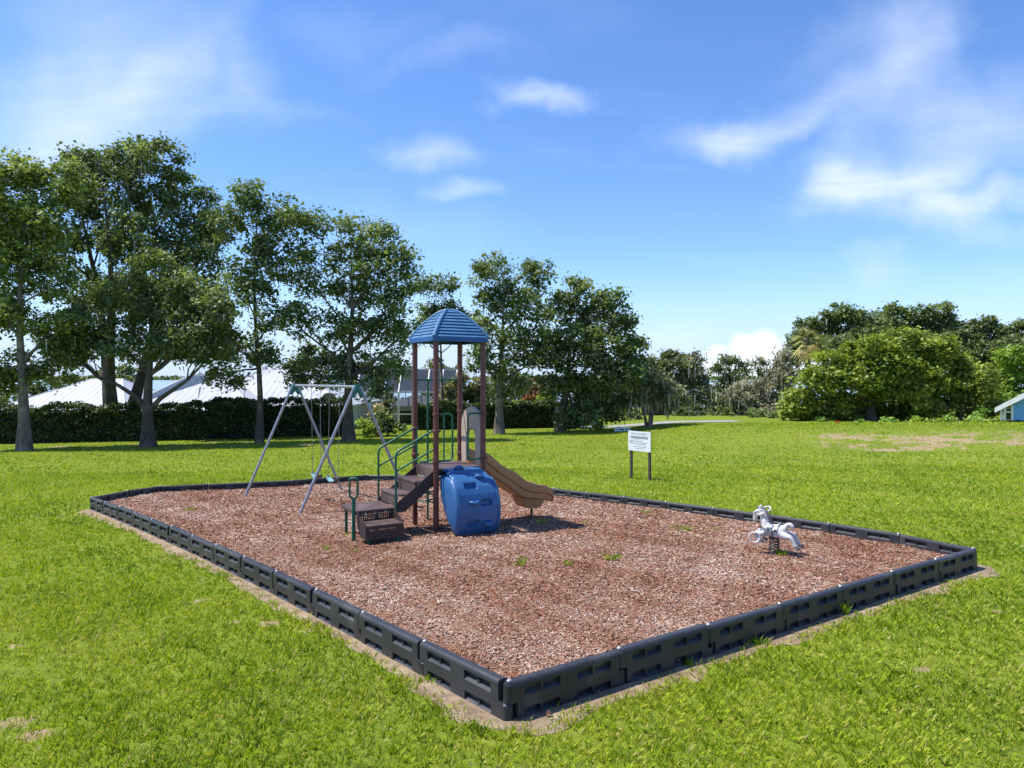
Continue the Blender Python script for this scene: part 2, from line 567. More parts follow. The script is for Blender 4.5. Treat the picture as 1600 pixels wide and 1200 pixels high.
L_FLOWER = leafy('red flowers', [(0, (0.22, 0.03, 0.02)), (1, (0.36, 0.07, 0.04))], 0.2, 0.0)
M_CHIP = mat_attr('wood chips', MULCH_STOPS, 0.85, 0.2)
M_LITTER = mat_attr('dry leaf litter', [(0, (0.10, 0.05, 0.03)), (1, (0.36, 0.24, 0.15))])


# ------------------------------------------------------------------ mesh helpers
def tag(o, label=None, cat=None, group=None, kind=None):
    if label:
        o['label'] = label
    if cat:
        o['category'] = cat
    if group:
        o['group'] = group
    if kind:
        o['kind'] = kind
    return o


def link(name, mesh, parent=None, loc=None):
    o = bpy.data.objects.new(name, mesh)
    COL.objects.link(o)
    if parent is not None:
        o.parent = parent
    if loc is not None:
        o.location = loc
    return o


def empty(name, loc, rz=0.0):
    o = bpy.data.objects.new(name, None)
    o.empty_display_size = 0.2
    COL.objects.link(o)
    o.location = loc
    o.rotation_euler = (0, 0, rz)
    return o


class MB:
    def __init__(self):
        self.v = []
        self.f = []

    def add(self, vs, fs):
        n = len(self.v)
        self.v.extend([tuple(p) for p in vs])
        self.f.extend([tuple(i + n for i in f) for f in fs])
        return self

    def box(self, c, s, rz=0.0, bevel=0.0):
        x, y, z = (d / 2 for d in s)
        b = min(bevel, x * 0.9, y * 0.9, z * 0.9)
        m = Matrix.Rotation(rz, 3, 'Z')
        if b <= 0:
            P = [(sx * x, sy * y, sz * z) for sz in (-1, 1) for sy in (-1, 1) for sx in (-1, 1)]
            Fs = [(0, 2, 3, 1), (4, 5, 7, 6), (0, 1, 5, 4), (2, 6, 7, 3), (0, 4, 6, 2), (1, 3, 7, 5)]
        else:
            bm = bmesh.new()
            bmesh.ops.create_cube(bm, size=1)
            for vv in bm.verts:
                vv.co = Vector((vv.co.x * 2 * x, vv.co.y * 2 * y, vv.co.z * 2 * z))
            bmesh.ops.bevel(bm, geom=list(bm.edges), offset=b, segments=2, affect='EDGES', profile=0.5)
            bm.verts.index_update()
            P = [tuple(vv.co) for vv in bm.verts]
            Fs = [tuple(vv.index for vv in ff.verts) for ff in bm.faces]
            bm.free()
        c = Vector(c)
        return self.add([m @ Vector(p) + c for p in P], Fs)

    def tube(self, pts, rad, n=8, cap=True, closed=False):
        pts = [Vector(p) for p in pts]
        k = len(pts)
        rads = [rad] * k if isinstance(rad, (int, float)) else list(rad)
        rings = []
        up = Vector((0.13, 0.07, 1.0)).normalized()
        prev = None
        for i, p in enumerate(pts):
            if closed:
                d = pts[(i + 1) % k] - pts[i - 1]
            else:
                d = pts[min(i + 1, k - 1)] - pts[max(i - 1, 0)]
            d = d.normalized() if d.length > 1e-9 else Vector((0, 0, 1))
            if prev is None:
                a = d.cross(up)
                if a.length < 1e-3:
                    a = d.cross(Vector((1, 0, 0)))
                a.normalize()
            else:
                a = prev - d * prev.dot(d)
                if a.length < 1e-6:
                    a = d.orthogonal()
                a.normalize()
            prev = a
            b = d.cross(a)
            rings.append([p + (a * math.cos(2 * math.pi * j / n) + b * math.sin(2 * math.pi * j / n)) * rads[i] for j in range(n)])
        vs = [q for r in rings for q in r]
        fs = []
        m = k if closed else k - 1
        for i in range(m):
            i2 = (i + 1) % k
            for j in range(n):
                j2 = (j + 1) % n
                fs.append((i * n + j, i * n + j2, i2 * n + j2, i2 * n + j))
        if cap and not closed:
            fs.append(tuple(range(n))[::-1])
            fs.append(tuple((k - 1) * n + j for j in range(n)))
        return self.add(vs, fs)

    def loft(self, rings, cap=True, closed_ring=True):
        n = len(rings[0])
        vs = [p for r in rings for p in r]
        fs = []
        for i in range(len(rings) - 1):
            for j in range(n if closed_ring else n - 1):
                j2 = (j + 1) % n
                fs.append((i * n + j, i * n + j2, (i + 1) * n + j2, (i + 1) * n + j))
        if cap and closed_ring:
            fs.append(tuple(range(n))[::-1])
            fs.append(tuple((len(rings) - 1) * n + j for j in range(n)))
        return self.add(vs, fs)

    def prism(self, poly, axis_vec, origin=(0, 0, 0)):
        """closed polygon (3D points) swept along a vector"""
        a = [Vector(p) + Vector(origin) for p in poly]
        b = [p + Vector(axis_vec) for p in a]
        return self.loft([a, b])

    def mesh(self, name, mat, smooth=False):
        me = bpy.data.meshes.new(name)
        me.from_pydata([tuple(p) for p in self.v], [], self.f)
        bm = bmesh.new()
        bm.from_mesh(me)
        bmesh.ops.recalc_face_normals(bm, faces=bm.faces)
        bm.to_mesh(me)
        bm.free()
        me.materials.append(mat)
        if smooth:
            me.polygons.foreach_set('use_smooth', [True] * len(me.polygons))
            me.set_sharp_from_angle(angle=R(38))
        me.update()
        return me

    def build(self, name, mat, parent=None, smooth=False, loc=None):
        return link(name, self.mesh(name, mat, smooth), parent, loc)


def array_mesh(name, verts, faces_n, mat, rnd=None, smooth=False):
    """verts (N*k,3) with faces of k consecutive vertices (k = faces_n) - built fast"""
    n = len(verts)
    k = faces_n
    me = bpy.data.meshes.new(name)
    me.vertices.add(n)
    me.vertices.foreach_set('co', np.ascontiguousarray(verts, np.float32).ravel())
    nf = n // k
    me.loops.add(n)
    me.loops.foreach_set('vertex_index', np.arange(n, dtype=np.int32))
    me.polygons.add(nf)
    me.polygons.foreach_set('loop_start', np.arange(0, n, k, dtype=np.int32))
    me.polygons.foreach_set('loop_total', np.full(nf, k, dtype=np.int32))
    if rnd is not None:
        a = me.attributes.new('rnd', 'FLOAT', 'POINT')
        a.data.foreach_set('value', np.repeat(np.clip(rnd, 0, 1), k).astype(np.float32))
    me.materials.append(mat)
    me.update(calc_edges=True)
    return me


def leaf_quads(c, size, flat=0.0, aspect=0.72):
    """c (N,3) centres, size (N,) -> diamond leaves with random headings"""
    n = len(c)
    nrm = rng.normal(size=(n, 3))
    nrm[:, 2] = np.abs(nrm[:, 2]) + flat
    nrm /= np.linalg.norm(nrm, axis=1, keepdims=True)
    a = rng.normal(size=(n, 3))
    a -= nrm * (a * nrm).sum(1, keepdims=True)
    a /= np.linalg.norm(a, axis=1, keepdims=True)
    b = np.cross(nrm, a)
    s = size[:, None]
    bend = nrm * s * 0.18
    v = np.empty((n, 4, 3))
    v[:, 0] = c - a * s * 0.5
    v[:, 1] = c + b * s * aspect * 0.5 + bend
    v[:, 2] = c + a * s * 0.5
    v[:, 3] = c - b * s * aspect * 0.5 + bend
    return v.reshape(-1, 3)


# ------------------------------------------------------------------ playground outline (joints of the border, anticlockwise from the left corner)
def line_pts(a, b, n, bow=0.0):
    out = []
    dx, dy = b[0] - a[0], b[1] - a[1]
    l = math.hypot(dx, dy)
    nx, ny = dy / l, -dx / l
    for i in range(n):
        s = i / n
        o = bow * math.sin(math.pi * s)
        out.append((a[0] + dx * s + nx * o, a[1] + dy * s + ny * o))
    return out


LEFTC, NEARC, RIGHTC = (-10.53, 17.66), (-0.03, 5.60), (6.87, 10.48)
side_left = line_pts(LEFTC, NEARC, 13, -0.20)
side_right = line_pts(NEARC, RIGHTC, 7)
side_far_right = [RIGHTC, (6.42, 11.67), (5.76, 12.77), (5.03, 13.83), (4.26, 14.86), (3.46, 15.80), (2.68, 16.77), (1.88, 17.67), (1.09, 18.56), (0.30, 19.49), (-0.45, 20.45), (-1.22, 21.40)]
side_back = [(-2.20, 22.12), (-3.38, 22.55), (-4.66, 22.71), (-5.67, 22.00), (-6.63, 21.23), (-7.75, 20.84), (-8.87, 20.45), (-10.02, 20.01), (-10.39, 19.01)]
JOINTS = side_left + side_right + side_far_right + side_back
# the bow must push outwards on the left side
POLY = np.array(JOINTS)


def inside(px, py, poly=POLY):
    c = np.zeros(px.shape, bool)
    n = len(poly)
    for i in range(n):
        x1, y1 = poly[i]
        x2, y2 = poly[(i + 1) % n]
        m = ((y1 > py) != (y2 > py)) & (px < (x2 - x1) * (py - y1) / (y2 - y1 + 1e-12) + x1)
        c ^= m
    return c


def edge_dist(px, py, poly=POLY):
    d = np.full(px.shape, 1e9)
    n = len(poly)
    for i in range(n):
        a = poly[i]
        b = poly[(i + 1) % n]
        ab = b - a
        t = np.clip(((px - a[0]) * ab[0] + (py - a[1]) * ab[1]) / (ab @ ab), 0, 1)
        d = np.minimum(d, np.hypot(px - a[0] - ab[0] * t, py - a[1] - ab[1] * t))
    return d


def wob(x, y, s, ph=0.0):
    """cheap smooth pseudo-noise in -1..1"""
    return (np.sin(x * s * 1.0 + y * s * 1.7 + ph) + np.sin(x * s * -1.9 + y * s * 0.8 + 1.3 + ph * 2) + np.sin(x * s * 2.9 + y * s * 2.3 + 4.1 + ph)) / 3.0


# bare spots in the near lawn: (u, v) on the photograph, radius in metres
BARE = []
for u, v, r in ((30, 1128, 0.16), (55, 1150, 0.14), (20, 1010, 0.10), (420, 975, 0.14), (310, 940, 0.10), (365, 972, 0.12), (1215, 905, 0.10), (1005, 1135, 0.10),
                (1440, 1046, 0.10), (1530, 1002, 0.10), (600, 1138, 0.10), (1150, 1012, 0.12), (900, 1150, 0.08), (225, 1160, 0.08), (1560, 955, 0.09), (480, 985, 0.10)):
    dx, dz = (u - U0) / F_PX, (v - V0) / F_PX
    y = CZ / (0.01 * dx - 0.04 + dz)
    BARE.append((dx * y, y, r))


def bare_amount(x, y):
    b = np.zeros(np.shape(x))
    for bx, by, r in BARE:
        b = np.maximum(b, 0.86 * (1.0 - np.clip((np.hypot((x - bx) / 1.5, y - by) / r - 0.1) / 1.5, 0, 1)))
    # worn bank of the berm
    bank = sstep(11.0, 20, x) * sstep(34.6, 35.8, y) * (1 - sstep(38.6, 41.4, y))
    bank = bank * np.clip(0.58 + 0.36 * wob(x, y * 2.2, 0.55) + 0.30 * wob(x, y * 1.6, 1.7, 2.0), 0, 0.85)
    # patches of thin turf in front of the berm and on the middle lawn
    mid = sstep(26, 30, y) * (1 - sstep(33, 36, y)) * sstep(1.0, 4.0, x) * np.clip(wob(x, y * 2, 0.9, 1.0) - 0.35, 0, 1) * 0.9
    under_oaks = sstep(43, 46, y) * (1 - sstep(52, 54, y)) * (1 - sstep(-14, -8, x)) * np.clip(0.3 + wob(x, y, 0.8), 0, 1) * 0.7  # bare soil showing under the left oaks
    return np.maximum(np.maximum(b, bank * 0.95), np.maximum(mid, under_oaks))


# ------------------------------------------------------------------ the ground
def make_ground():
    xs = np.concatenate([[-4000, -1500, -600, -300, -150, -100, -75], np.arange(-60, -12, 1.5), np.arange(-12, 12, 0.12), np.arange(12, 60, 1.0), [60, 75, 100, 150, 300, 600, 1500, 4000]])
    ys = np.concatenate([[-40, -20, -8, -3, 0], np.arange(2, 12, 0.12), np.arange(12, 15, 0.4), np.arange(15, 34, 0.8), np.arange(34, 62, 0.4), np.arange(62, 160, 3.0), [160, 250, 500, 1000, 1800, 2200, 2250, 2270, 2290, 2310, 2330, 2400, 3200, 6000]])
    Xg, Yg = np.meshgrid(xs, ys)
    Zg = G(Xg, Yg)
    nx, ny = len(xs), len(ys)
    v = np.stack([Xg, Yg, Zg], -1).reshape(-1, 3)
    i = np.arange((ny - 1) * nx).reshape(ny - 1, nx)[:, :-1].ravel()
    f = np.stack([i, i + 1, i + nx + 1, i + nx], 1)
    me = bpy.data.meshes.new('ground')
    me.from_pydata(v.tolist(), [], f.tolist())
    me.polygons.foreach_set('use_smooth', [True] * len(me.polygons))
    a = me.attributes.new('bare', 'FLOAT', 'POINT')
    a.data.foreach_set('value', bare_amount(Xg, Yg).ravel().astype(np.float32))
    me.materials.append(mat_ground())
    tag(link('ground', me), kind='structure')


make_ground()


def make_lake():
    mb = MB()
    mb.add([(-5000, 118, -5.2), (5000, 118, -5.2), (5000, 2320, -5.2), (-5000, 2320, -5.2)], [(0, 1, 2, 3)])
    tag(mb.build('lake', mat_water()), kind='structure')


make_lake()


def make_road():
    mb = MB()
    xs = np.arange(4, 21, 1.0)
    rows = []
    for y in (60.6, 61.4, 62.2, 63.0, 63.8):
        rows.append([(x, y + 0.02 * x, gz(x, y + 0.02 * x) + 0.03) for x in xs])
    mb.loft(rows, cap=False, closed_ring=False)
    tag(mb.build('road', M_ASPHALT), kind='structure')


make_road()


def fill_polygon(poly, step):
    """triangulated points inside a polygon"""
    n = len(poly)
    pts = [Vector((float(p[0]), float(p[1]))) for p in poly]
    edges = [(i, (i + 1) % n) for i in range(n)]
    lo, hi = poly.min(0), poly.max(0)
    gx, gy = np.meshgrid(np.arange(lo[0], hi[0], step), np.arange(lo[1], hi[1], step))
    gx = gx.ravel() + rng.uniform(-0.3, 0.3, gx.size) * step
    gy = gy.ravel() + rng.uniform(-0.3, 0.3, gy.size) * step
    ok = inside(gx, gy, poly) & (edge_dist(gx, gy, poly) > step * 0.35)
    pts += [Vector((float(a), float(b))) for a, b in zip(gx[ok], gy[ok])]
    v, e, f, _, _, _ = delaunay_2d_cdt(pts, edges, [], 1, 1e-5)
    return np.array([(p.x, p.y) for p in v]), [tuple(x) for x in f]


def mulch_z(x, y):
    z = G(x, y) + MULCH + 0.018 * wob(x, y, 1.1) + 0.014 * wob(x, y, 2.7, 1.0)
    # raked up against the blocks, worn hollow under the swings and at the slide exit
    z = z + 0.015 * np.exp(-edge_dist(x, y) / 0.30)
    for hx, hy, hr, hd in ((-5.1, 18.3, 0.55, 0.06), (-4.3, 17.3, 0.55, 0.06), (0.95, 15.3, 0.5, 0.05), (-2.3, 12.5, 0.45, 0.03)):
        z = z - hd * np.exp(-((x - hx) ** 2 + (y - hy) ** 2) / hr ** 2)
    return z


def make_mulch():
    v, f = fill_polygon(POLY, 0.3)
    z = mulch_z(v[:, 0], v[:, 1])
    me = bpy.data.meshes.new('mulch_bed')
    me.from_pydata(np.column_stack([v, z]).tolist(), [], f)
    me.polygons.foreach_set('use_smooth', [True] * len(me.polygons))
    me.materials.append(mat_mulch())
    tag(link('mulch_bed', me), kind='structure')


make_mulch()


def offset_poly(d):
    """outline moved outwards by d(s) at densely sampled points"""
    out = []
    n = len(POLY)
    for i in range(n):
        a, b = POLY[i], POLY[(i + 1) % n]
        ab = b - a
        nr = np.array([ab[1], -ab[0]]) / np.hypot(*ab)
        for k in range(6):
            out.append((a + ab * (k / 6), nr, i + k / 6))
    return out


def dirt_width(i, x, y):
    w = 0.22 if i < 20 else 0.07
    w = w + 0.11 * wob(x, y, 2.1) + 0.08 * wob(x, y, 5.3, 2.0)
    w = w + 0.22 * math.exp(-((x - 7.1) ** 2 + (y - 10.4) ** 2) / 0.4) + 0.10 * math.exp(-((x + 10.7) ** 2 + (y - 17.3) ** 2) / 1.0) + 0.12 * math.exp(-(x ** 2 + (y - 5.4) ** 2) / 0.4)
    return max(0.05, w)


def make_dirt():
    smp = offset_poly(0)
    rings = [[], [], [], []]
    for p, nr, i in smp:
        w = dirt_width(i, p[0], p[1])
        for k, (d, h) in enumerate(((-0.02, 0.012), (0.06, 0.014), (w * 0.6 + 0.02, 0.012), (w + 0.06, 0.004))):
            q = p + nr * d
            rings[k].append((q[0], q[1], gz(q[0], q[1]) + h))
    mb = MB()
    n = len(smp)
    for k in range(3):
        m = len(mb.v)
        mb.v.extend(rings[k] + rings[k + 1])
        for j in range(n):
            j2 = (j + 1) % n
            mb.f.append((m + j, m + j2, m + n + j2, m + n + j))
    o = mb.build('dirt_strip', mat_soil(), smooth=True)
    tag(o, kind='structure')


make_dirt()

# ------------------------------------------------------------------ border blocks
BH, BT = 0.32, 0.10


def block_mesh(ribs):
    """1.22 m block: upper half reaches back over the joint, lower half reaches forward under the next one; slots sunk in both faces"""
    bm = bmesh.new()
    t = BT / 2

    def face_grid(sgn, zb, xs, zs, pockets):
        """outer face with sunk pockets whose floor slopes outwards; xs, zs are the breaks"""
        y = sgn * t
        dep = 0.042

        def q(p):
            vs = [bm.verts.new(c) for c in p]
            bm.faces.new(vs)
        for i in range(len(xs) - 1):
            for j in range(len(zs) - 1):
                x0, x1, z0, z1 = xs[i], xs[i + 1], zs[j], zs[j + 1]
                if (i, j) in pockets:
                    yi = y - sgn * dep
                    zf = z0 + 0.034
                    q([(x0, yi, zf), (x1, yi, zf), (x1, yi, z1), (x0, yi, z1)])
                    q([(x0, y, z0), (x0, yi, zf), (x0, yi, z1), (x0, y, z1)])
                    q([(x1, y, z0), (x1, yi, zf), (x1, yi, z1), (x1, y, z1)])
                    q([(x0, y, z0), (x1, y, z0), (x1, yi, zf), (x0, yi, zf)])
                    q([(x0, y, z1), (x1, y, z1), (x1, yi, z1), (x0, yi, z1)])
                    if not ribs:
                        xm = (x0 + x1) / 2
                        ys = y - sgn * 0.014
                        for sx in (-1, 1):
                            q([(xm + sx * 0.014, ys, z0 + 0.012), (xm + sx * 0.014, yi, zf), (xm + sx * 0.014, yi, z0 + 0.055), (xm + sx * 0.014, ys, z0 + 0.05)])
                        q([(xm - 0.014, ys, z0 + 0.012), (xm + 0.014, ys, z0 + 0.012), (xm + 0.014, ys, z0 + 0.05), (xm - 0.014, ys, z0 + 0.05)])
                        q([(xm - 0.014, ys, z0 + 0.05), (xm + 0.014, ys, z0 + 0.05), (xm + 0.014, yi, z0 + 0.055), (xm - 0.014, yi, z0 + 0.055)])
                else:
                    q([(x0, y, z0), (x1, y, z0), (x1, y, z1), (x0, y, z1)])

    L = 1.22
    ov = 0.045
    # breaks shared by both halves
    slots = [0.12, 0.285, 0.305, 0.49, 0.68, 0.855, 0.875, 1.07] if ribs else [0.12, 0.49, 0.70, 1.07]
    pk = (1, 3, 5, 7) if ribs else (1, 3)
    for sgn in (-1, 1):
        xs_u = [0.0] + slots + [L - ov - 0.006]
        zs_u = [0.158, 0.192, 0.272, 0.292]
        face_grid(sgn, 0, xs_u, zs_u, {(i, 1) for i in pk})
        xs_l = [ov + 0.006] + slots + [L]
        zs_l = [0.0, 0.018, 0.098, 0.158]
        face_grid(sgn, 0, xs_l, zs_l, {(i, 1) for i in pk})

    def q(p):
        bm.faces.new([bm.verts.new(c) for c in p])
    # rounded top
    prof = [(-t, 0.292), (-t + 0.006, 0.308), (-t + 0.020, BH), (t - 0.020, BH), (t - 0.006, 0.308), (t, 0.292)]
    for a, b in zip(prof[:-1], prof[1:]):
        q([(0, a[0], a[1]), (L - ov - 0.006, a[0], a[1]), (L - ov - 0.006, b[0], b[1]), (0, b[0], b[1])])
    # rounded ends of the two halves
    def nose(x, sx, z0, z1, top):
        n = 8
        ring = [(x + sx * ov * math.cos(a), t * math.sin(a)) for a in [math.pi * (k / n - 0.5) for k in range(n + 1)]]
        for a, b in zip(ring[:-1], ring[1:]):
            q([(a[0], a[1], z0), (b[0], b[1], z0), (b[0], b[1], z1), (a[0], a[1], z1)])
        cap = [(x + (p[0] - x) * 0.8, p[1] * 0.62, top) for p in ring]
        for k in range(n):
            q([(ring[k][0], ring[k][1], z1), (ring[k + 1][0], ring[k + 1][1], z1), cap[k + 1], cap[k]])
        bm.faces.new([bm.verts.new(c) for c in cap])
        bm.faces.new([bm.verts.new((p[0], p[1], z0)) for p in ring])
    nose(0.0, -1, 0.158, 0.292, BH)
    nose(L, 1, 0.0, 0.132, 0.150)
    # closing faces between the halves
    xe = L - ov - 0.006
    q([(xe, -t, 0.158), (xe, t, 0.158), (xe, t, 0.292), (xe, -t, 0.292)])
    q([(xe, -t, 0.292), (xe, t, 0.292), (xe, t - 0.02, BH), (xe, -t + 0.02, BH)])
    q([(xe, -t, 0.158), (L, -t, 0.132), (L, t, 0.132), (xe, t, 0.158)])
    q([(xe, -t, 0.158), (L, -t, 0.132), (L, -t, 0.10), (xe, -t, 0.10)])
    x0 = ov + 0.006
    q([(x0, -t, 0.0), (x0, t, 0.0), (x0, t, 0.158), (x0, -t, 0.158)])
    q([(0, -t, 0.158), (0, t, 0.158), (x0, t, 0.158), (x0, -t, 0.158)])
    bmesh.ops.remove_doubles(bm, verts=bm.verts, dist=0.0008)
    bmesh.ops.recalc_face_normals(bm, faces=bm.faces)
    me = bpy.data.meshes.new('border_block')
    bm.to_mesh(me)
    bm.free()
    me.materials.append(M_BORDER)
    return me


ORD = ['first', 'second', 'third', 'fourth', 'fifth', 'sixth', 'seventh', 'eighth', 'ninth', 'tenth', 'eleventh', 'twelfth', 'thirteenth']


def make_border():
    plain_body, rib_body = block_mesh(False), block_mesh(True)
    pin_mb = MB()
    pin_mb.loft([[(0.021 * math.cos(a) * s, 0.021 * math.sin(a) * s, z) for a in [2 * math.pi * k / 10 for k in range(10)]] for s, z in ((1, 0.0), (1, 0.006), (0.7, 0.013), (0.2, 0.015))])
    pin_me = pin_mb.mesh('pin', M_PIN, True)
    n = len(JOINTS)
    nl, nr, nfr = len(side_left), len(side_right), len(side_far_right)
    for i in range(n):
        a, b = JOINTS[i], JOINTS[(i + 1) % n]
        A = Vector((a[0], a[1], gz(*a)))
        B = Vector((b[0], b[1], gz(*b)))
        d = B - A
        o = link('border_block', rib_body if nl <= i < nl + nr else plain_body)
        xax = d.normalized()
        yax = Vector((0, 0, 1)).cross(xax).normalized()
        zax = xax.cross(yax)
        m = Matrix((xax, yax, zax)).transposed().to_4x4()
        jit = 0.006
        m.translation = A + Vector((random.uniform(-jit, jit), random.uniform(-jit, jit), random.uniform(-0.012, 0.004)))
        o.matrix_world = m @ Matrix.Rotation(R(random.uniform(-1.2, 1.2)), 4, 'X') @ Matrix.Diagonal((d.length / 1.22, 1, 1, 1))
        pin = link('pin', pin_me, o, (0.0, 0.0, BH))
        if i < nl:
            k = nl - 1 - i
            lab = 'black plastic border block on the front left side, %s from the near corner' % ORD[k]
        elif i < nl + nr:
            k = i - nl
            lab = 'black plastic border block on the front right side, %s from the near corner' % ORD[k]
        elif i < nl + nr + nfr:
            k = i - nl - nr
            lab = 'black plastic border block on the far right side, %s counting back from the right corner' % ORD[k]
        else:
            k = n - 1 - i
            lab = 'black plastic border block on the back side, %s from the far left corner' % ORD[k]
        tag(o, lab, 'border block', 'interlocking blocks around the mulch')


make_border()

# ------------------------------------------------------------------ play structure
TC = (-1.26, 13.98)
TROT = math.atan2(0.5128, 0.8585)


def rounded_path(pts, r=0.06, n=5):
    """polyline with rounded corners"""
    pts = [Vector(p) for p in pts]
    out = [pts[0]]
    for i in range(1, len(pts) - 1):
        a, b, c = pts[i - 1], pts[i], pts[i + 1]
        d1, d2 = (a - b), (c - b)
        rr = min(r, d1.length * 0.49, d2.length * 0.49)
        p1, p2 = b + d1.normalized() * rr, b + d2.normalized() * rr
        for k in range(n + 1):
            s = k / n
            out.append(p1 * (1 - s) ** 2 + b * 2 * s * (1 - s) + p2 * s ** 2)
    out.append(pts[-1])
    return out


def perforated_panel(mb, p0, ax, az, w, h, nx, nz, mx, mz, thick):
    """upright plate from p0 along ax (w) and az (h), with nx by nz square holes inside the margins"""
    p0, ax, az = Vector(p0), Vector(ax), Vector(az)
    nrm = ax.cross(az).normalized() * (thick / 2)
    xs = [0.0]
    cw = (w - 2 * mx) / nx
    for i in range(nx):
        xs += [mx + cw * (i + 0.25), mx + cw * (i + 0.75)]
    xs.append(w)
    zs = [0.0]
    ch = (h - 2 * mz) / nz
    for j in range(nz):
        zs += [mz + ch * (j + 0.25), mz + ch * (j + 0.75)]
    zs.append(h)
    for sgn in (-1, 1):
        for i in range(len(xs) - 1):
            for j in range(len(zs) - 1):
                if i % 2 == 1 and j % 2 == 1:
                    continue
                q = [p0 + ax * x + az * z + nrm * sgn for x, z in ((xs[i], zs[j]), (xs[i + 1], zs[j]), (xs[i + 1], zs[j + 1]), (xs[i], zs[j + 1]))]
                mb.add(q, [(0, 1, 2, 3)])


def make_play_structure():
    root = empty('play_structure', (TC[0], TC[1], gz(*TC) + MULCH), TROT)
    tag(root, 'play tower with blue domed roof, maroon posts, stairs, blue climber and tan slide', 'play structure')
    g0 = gz(*TC) + MULCH

    def lz(x, y, h=0.0):
        """local height of the mulch under local point x, y"""
        c, s = math.cos(TROT), math.sin(TROT)
        return gz(TC[0] + c * x - s * y, TC[1] + s * x + c * y) + MULCH - g0 + h

    DECK = 1.22
    EAVE = 3.63
    # posts with their clamps
    clamps = {(-1, -1): (1.36, 1.18, 2.25, 1.93), (-1, 1): (1.93, 1.40), (1, -1): (1.37, 2.25), (1, 1): (1.37, 2.25)}
    for (sx, sy), zs in clamps.items():
        x, y = sx * 0.505, sy * 0.505
        mb = MB()
        mb.tube([(x, y, lz(x, y, -0.1)), (x, y, 1.8), (x, y, EAVE + 0.04)], 0.054, 16)
        post = mb.build('post', M_POST, root, True)
        for z in zs:
            m = MB()
            m.tube([(x, y, z - 0.028), (x, y, z - 0.022), (x, y, z + 0.022), (x, y, z + 0.028)], [0.057, 0.066, 0.066, 0.057], 16)
            for ang in (0.6, 2.2):
                m.box((x + 0.072 * math.cos(ang - TROT - 2.2), y + 0.072 * math.sin(ang - TROT - 2.2), z), (0.03, 0.03, 0.034), ang)
            m.build('clamp', M_POST, post, True)
    # roof: band, lapped courses, hip ribs
    H = 0.60
    mb = MB()
    ring = lambda h, z, r=0.05: [(sx * (h - (r if k else 0)) if True else 0, sy * (h - (0 if k else r)), z) for sx, sy, k in ((1, 1, 0), (1, 1, 1), (-1, 1, 1), (-1, 1, 0), (-1, -1, 0), (-1, -1, 1), (1, -1, 1), (1, -1, 0))]
    mb.loft([ring(H - 0.02, EAVE + 0.005), ring(H, EAVE), ring(H + 0.004, EAVE + 0.012), ring(H, EAVE + 0.088), ring(H - 0.025, EAVE + 0.1)], cap=False)
    roof = mb.build('roof', M_BLUE_BAND, root, False)
    n = 9
    zz = lambda t: EAVE + 0.09 + 0.585 * t
    hh = lambda t: max(0.03, (H - 0.012) * float(np.interp(t, [0, 0.2, 0.384, 0.566, 0.70, 0.80, 0.89, 0.95, 1.0], [1.0, 0.87, 0.735, 0.585, 0.46, 0.36, 0.245, 0.15, 0.03])))
    for k in range(n):
        t0, t1 = k / n * 0.97, (k + 1) / n * 0.97
        m = MB()
        m.loft([ring(hh(t0) - 0.03, zz(t0) + 0.006), ring(hh(t0) + 0.010, zz(t0)), ring(hh(t0) + 0.010, zz(t0) + 0.010), ring(max(0.03, hh(t1) - 0.016), zz(t1) + 0.002), ring(max(0.02, hh(t1) - 0.05), zz(t1) + 0.004)], cap=False)
        if k == n - 1:
            m.box((0, 0, zz(t1)), (0.12, 0.12, 0.02), 0, 0.008)
        m.build('roof_course', M_BLUE_ROOF, roof)
    for sx in (-1, 1):
        for sy in (-1, 1):
            m = MB()
            pts = []
            for k in range(15):
                t = k / 14 * 0.985
                h = hh(t) - 0.004
                pts.append((sx * h, sy * h, zz(t) + 0.004))
            m.tube(pts, [0.034] * 13 + [0.03, 0.02], 8)
            m.build('hip_rib', M_BLUE_ROOF, roof, True)
    m = MB()
    m.loft([[(0.075 * s * math.cos(a), 0.075 * s * math.sin(a), z) for a in [2 * math.pi * k / 12 for k in range(12)]] for s, z in ((1.1, zz(0.95)), (0.9, zz(0.985)), (0.5, zz(1.0)), (0.1, zz(1.005)))])
    m.build('roof_cap', M_BLUE_ROOF, roof, True)
    # deck
    mb = MB()
    mb.box((0, 0, DECK - 0.03), (1.00, 1.00, 0.06), 0, 0.012)
    deck = mb.build('deck', M_DECK, root)
    for y in (-0.44, 0.44):
        m = MB()
        m.box((0, y, DECK - 0.10), (0.98, 0.05, 0.08))
        m.build('joist', M_RISER, deck)
    m = MB()
    m.box((-0.507, 0, DECK - 0.11), (0.014, 0.86, 0.16))
    m.build('riser', M_DECK, deck)
    for k in range(3):
        m = MB()
        m.tube([(-0.512, -0.2 - 0.09 * k, DECK - 0.07), (-0.522, -0.2 - 0.09 * k, DECK - 0.07)], 0.011, 8)
        m.build('bolt', M_BOLT, deck, True)
    # stairs going down to the left
    steps = MB()
    for sy in (-1, 1):
        y = sy * 0.43
        prof = [(-0.50, 1.20), (-0.50, 0.93), (-1.10, 0.46), (-1.30, 0.46), (-1.30, 0.60)]
        steps.prism([(x, y - 0.012, z) for x, z in prof], (0, 0.024, 0))
    stairs = steps.build('stairs', M_RISER, root)
    for x0, x1, z in ((-0.90, -0.515, 1.0), (-1.26, -0.90, 0.78)):
        m = MB()
        m.box(((x0 + x1) / 2 - 0.006, 0, z - 0.02), (x1 - x0, 0.83, 0.04), 0, 0.008)
        m.build('tread', M_DECK, stairs)
        m = MB()
        m.box((x0 + 0.012, 0, z - 0.13), (0.014, 0.82, 0.18))
        m.build('riser', M_DECK, stairs)
